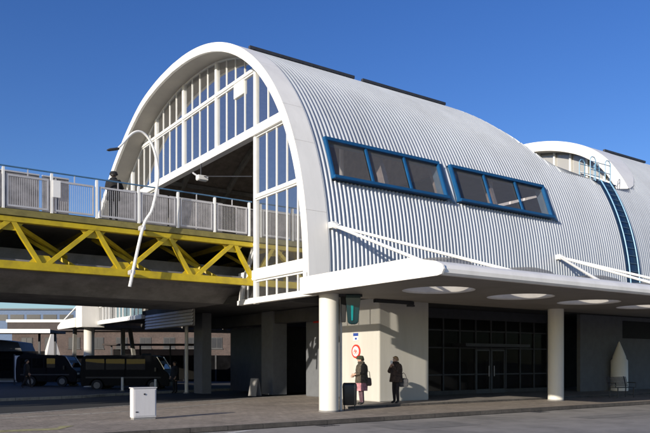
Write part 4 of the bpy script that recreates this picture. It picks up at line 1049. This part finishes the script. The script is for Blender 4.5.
# brick row far behind
def far_block(name, m, label, px0, px1, d, z0, z1, depth, cat='building', group=None):
    c = at(U((px0 + px1) / 2), d, z0); w = (px1 - px0) / 704 * d
    t = thing(name, label, cat, c, math.atan2(-ca, sa), group)
    b = MB(); b.local = True; b.box(-w / 2, w / 2, 0, depth, 0, z1 - z0); b.build('wall', m, t)
    return t, w
bt, bw = far_block('brick_building', M['redbrick'], 'long red-brown brick building beyond the parked vehicles', 12, 330, 92, 0, 5.6, 10)
b = MB(); b.local = True; b.box(-bw / 2 - .4, bw / 2 + .4, -.5, 10.4, 5.6, 6.9); b.build('roof', M['roofdark'], bt)
b = MB(); b.local = True; b.box(-bw / 2 - .5, bw / 2 + .5, -.6, -.5, 6.7, 7.05); b.build('gutter', M['whiteframe'], bt)
x = -bw / 2 + 1.2; k = 0
while x < bw / 2 - 2.5:
    for z in (0.9, 3.3):
        b = MB(); b.local = True; b.box(x, x + 1.5, -.06, -.01, z, z + 1.45); b.box(x - .08, x + 1.58, -.1, 0, z - .12, z)
        f = b.build('window', M['darkconc'], bt)
        b = MB(); b.local = True; b.box(x + .1, x + .7, -.08, -.065, z + .1, z + 1.35); b.box(x + .8, x + 1.4, -.08, -.065, z + .1, z + 1.35); b.build('pane', M['blackpaint'], f)
    x += 3.1; k += 1
st_, sw = far_block('office_or_shade_block', M['slateblue'], 'low slate blue block showing above the brick roof line', -60, 92, 150, 0, 12.6, 14)
b = MB(); b.local = True; b.box(-sw / 2 - .3, sw / 2 + .3, -.3, 14, 12.6, 12.9); b.build('parapet', M['bluegreyconc'], st_)
for k in range(9):
    b = MB(); b.local = True; b.box(-sw / 2 + 1 + k * 3.5, -sw / 2 + 3.9 + k * 3.5, -.06, -.01, 10.3, 11.6); b.build('window', M['blackpaint'], st_)
ho, hw_ = far_block('shade_band', M['shade_band'], 'long low black band added in place of shade behind the parked minibuses', -40, 345, 57, 0, 2.1, .1, 'shade_band')  # added black band, stands in for the shade and buses back there
for k in range(13):
    b = MB(); b.local = True; q = -hw_ / 2 + .2 + k * (hw_ - .4) / 12; b.box(q - .06, q + .06, -.06, 0, 0, 2.15); b.build('post', M['dark'], ho)
# unseen block added so its shade falls on the bus stands under the bridge
tb = thing('office_or_shade_block', 'tall unseen brown block added left of the bus stands to shade the parked minibuses', 'building', (-18, 44, 0))
TBH = 2.1 + 0.30 * (13 + 14)
MB().box(-22, -14, 30.5, 66, 0, TBH).build('wall', M['redbrick'], tb)
MB().box(-22.2, -13.8, 30.3, 66.2, TBH, TBH + .05).build('roof', M['roofdark'], tb)
for k in range(11):
    for z in (1.2, 4.2, 7.2):
        f = MB().box(-14.03, -13.95, 31.6 + 3.1 * k, 33.1 + 3.1 * k, z, z + 1.6).build('window', M['concrete'], tb)
        MB().box(-13.955, -13.94, 31.72 + 3.1 * k, 32.98 + 3.1 * k, z + .1, z + 1.5).build('pane', M['blackpaint'], f)
# long bus shelter with a pale edge
c = at(U(-22), 52)
sh = thing('bus_shelter', 'long flat bus shelter with a pale roof edge at the far left under the bridge', 'shelter', c, math.atan2(-ca, sa))
b = MB(); b.local = True; b.box(-7.5, 5.3, 0, 3.2, 3.75, 3.95); b.build('roof', M['roofdark'], sh)
b = MB(); b.local = True; b.box(-7.55, 5.35, -.08, -.005, 3.7, 4.0); b.build('fascia', M['whiteframe'], sh)
for x in (-6.5, -3.0, 0.4, 3.9, 5.1):
    b = MB(); b.local = True; b.box(x - .07, x + .07, 1.5, 1.64, 0, 3.75); b.build('post', M['dark'], sh)
b = MB(); b.local = True; b.box(-6.4, 3.9, 2.6, 2.65, .3, 2.4); b.build('back_panel', M['glass_dark'], sh)
c = at(U(150), 50)
sh2 = thing('bus_shelter', 'open dark-roofed bus shelter with glass back behind the longer parked minibus', 'shelter', c, math.atan2(-ca, sa))
b = MB(); b.local = True; b.box(-3.4, 3.4, 0, 1.8, 2.75, 2.87); b.build('roof', M['roofdark'], sh2)
for x in (-3.2, -1.1, 1.1, 3.2):
    b = MB(); b.local = True; b.box(x - .05, x + .05, 1.5, 1.6, 0, 2.75); b.build('post', M['dark'], sh2)
b = MB(); b.local = True; b.box(-3.1, 3.1, 1.62, 1.64, .3, 2.5); b.build('back_panel', M['glass_dark'], sh2)
b = MB(); b.local = True; b.box(-1.0, -.3, 1.55, 1.6, 1.0, 2.2); b.build('poster', M['slateblue'], sh2)
# kiosk and pale panel at far left
c = at(U(19), 48); kp = thing('info_panel', 'tall pale information panel standing at the far left in the shade', 'panel', c, math.atan2(-ca, sa))
b = MB(); b.local = True; b.box(-.28, .28, -.05, .05, .35, 2.0); b.build('panel', M['signwhite'], kp, bevel=.02)
b = MB(); b.local = True; b.box(-.34, -.28, -.06, .06, 0, 2.1); b.box(.28, .34, -.06, .06, 0, 2.1); b.build('frame', M['dark'], kp)
c = at(U(31), 47); kk = thing('ticket_machine', 'dark ticket machine next to the tall pale information panel', 'machine', c, math.atan2(-ca, sa))
b = MB(); b.local = True; b.box(-.5, .5, -.3, .3, 0, 2.1); b.build('body', M['vanpaint'], kk, bevel=.03)
b = MB(); b.local = True; b.box(-.3, .1, -.32, -.305, 1.2, 1.6); b.build('screen', M['bluegreyconc'], kk)
b = MB(); b.local = True; b.box(.2, .38, -.32, -.305, 1.0, 1.5); b.build('keypad', M['silver'], kk)
c = at(U(5), 55); gk = thing('kiosk', 'small pale kiosk with a sloping roof at the far left edge', 'kiosk', c, math.atan2(-ca, sa))
b = MB(); b.local = True; b.box(-1.3, 1.3, 0, 2.2, 0, 2.2); b.build('wall', M['boxgrey'], gk)
b = MB(); b.local = True; b.prism([(-1.5, 2.2), (1.5, 2.2), (1.1, 3.1), (-.4, 3.3)], -.2, 2.4, 1); b.build('roof', M['bluegreyconc'], gk)
b = MB(); b.local = True; b.box(-.9, .5, -.05, -.01, .9, 1.8); b.build('counter_window', M['glass_dark'], gk)
c = at(U(52), 62); ts = thing('pale_tent', 'pale pointed tent top above the dark vehicles at the left', 'tent', c, 0)
b = MB(); b.local = True; b.rings([[(r * math.cos(math.pi / 4 + math.pi / 2 * k), r * math.sin(math.pi / 4 + math.pi / 2 * k), z) for k in range(4)] for r, z in ((.8, 2.0), (.75, 2.3), (.45, 3.2), (.16, 4.0), (.05, 4.3))]); b.build('roof', M['column'], ts)
for k in range(4):
    b = MB(); b.local = True; b.cyl(.74 * math.cos(math.pi / 4 + math.pi / 2 * k), .74 * math.sin(math.pi / 4 + math.pi / 2 * k), 0, 2.1, .04, 8); b.build('leg', M['rail'], ts)
# grey louvred wall and raking struts beyond the bridge
lw = thing('louvre_wall', 'grey horizontally slatted band hanging above the parked minibus', 'wall', (13.5, 32.8, 3.3))
MB().box(13.54, 13.6, 29.8, 35.7, 3.25, 4.02).build('backing', M['concrete'], lw)
for k in range(5): MB().bar((13.48, 29.8, 3.34 + k * .15), (13.48, 35.7, 3.34 + k * .15), .03, .13, (.5, 0, 1)).build('slat', M['boxgrey'], lw)
def strut(label, px0, px1, d):
    a = at(U(px0), d, 0); b_ = at(U(px1), d, 3.75)
    s = thing('raking_strut', label, 'strut', a, 0, 'raking struts under the far canopy')
    MB().bar(a, b_, .22, .22).build('shaft', M['redbrick'] if False else M['deck'], s)
    MB().box(a.x - .25, a.x + .25, a.y - .25, a.y + .25, 0, .12).build('foot', M['concrete'], s)
strut('raking strut below the tip of the far left canopy', 73.5, 75, 47); strut('inclined strut just left of the far round column', 86, 93, 47)
strut('dark strut right of the far round column', 123, 123, 46); strut('leaning strut above the parked minibus', 138, 130, 47)
def thin_pole(label, px, d, h, r, m, cat='post', z=0.0, nm='thin_post'):
    p = at(U(px), d, z); t = thing(nm, label, cat, p)
    MB().cyl(p.x, p.y, z, z + h, r, 14).build('shaft', m, t, smooth=True); MB().cyl(p.x, p.y, z, z + .05, r + .06, 14).build('foot', M['concrete'], t, smooth=True)
    return t
thin_pole('thin white pole in front of the blue-grey pier', 186.5, 35.4, 4.0, .09, M['column'], 'pole')
thin_pole('short white marker post beside the parked minibus', 122.5, 38, .75, .07, M['signwhite'])
thin_pole('white marker post in front of the parked minibus', 155.5, 38, .65, .07, M['signwhite'])
# low white guard rail under the hall
gr = thing('low_guard_rail', 'low white guard rail in the gap between the shaded piers', 'guard rail', at(U(292), 43))
a, b_ = at(U(235), 43), at(U(306), 43)
MB().bar(a + Vector((0, 0, .62)), b_ + Vector((0, 0, .62)), .05, .08).build('rail', M['rail'], gr)
for k in range(5):
    p = a.lerp(b_, k / 4); MB().box(p.x - .03, p.x + .03, p.y - .03, p.y + .03, 0, .6).build('post', M['rail'], gr)

# wing of the station beyond, closing the view at the right edge and behind the bridge's left
# ================================================================== CAMERA, SUN, SKY
cam = bpy.data.cameras.new('camera'); co = bpy.data.objects.new('camera', cam); C.objects.link(co)
co.location = (0, 0, CAM_H)
co.rotation_euler = (R(90), 0, AZ - R(90))
cam.sensor_width = 36; cam.sensor_fit = 'HORIZONTAL'
cam.lens = 36 * 704 / 650
cam.shift_y = (361.5 - 216.5) / 650
cam.clip_start = 0.1; cam.clip_end = 3000
sc.camera = co

KY_, KZ_ = 0.297, 0.30
sd = Vector((1, KY_, -KZ_)).normalized()
sun = bpy.data.lights.new('sun', 'SUN'); sun.energy = 5.0; sun.angle = R(0.5); sun.color = (1.0, 0.92, 0.79)
so = bpy.data.objects.new('sun', sun); C.objects.link(so); so.location = (-40, -10, 40)
so.rotation_euler = sd.to_track_quat('-Z', 'Y').to_euler()
w = bpy.data.worlds.new('World'); sc.world = w; w.use_nodes = True
nt = w.node_tree
sk = nt.nodes.new('ShaderNodeTexSky'); sk.sky_type = 'NISHITA'; sk.sun_disc = False
sk.sun_elevation = math.asin(-sd.z); sk.sun_rotation = math.atan2(-sd.x, -sd.y) % (2 * math.pi)
sk.altitude = 0; sk.air_density = 1.0; sk.dust_density = 0.45; sk.ozone_density = 3.5
hs = nt.nodes.new('ShaderNodeHueSaturation'); hs.inputs['Saturation'].default_value = 1.22; hs.inputs['Hue'].default_value = 0.519; hs.inputs['Value'].default_value = 1.25
nt.links.new(sk.outputs[0], hs.inputs['Color']); nt.links.new(hs.outputs[0], nt.nodes['Background'].inputs[0]); nt.nodes['Background'].inputs[1].default_value = 0.10
vs_ = sc.view_settings; vs_.view_transform = 'Standard'; vs_.look = 'None'; vs_.gamma = 1; vs_.exposure = 0.25; vs_.use_curve_mapping = False
sc.cycles.max_bounces = 8; sc.cycles.transparent_max_bounces = 16; sc.cycles.use_denoising = True
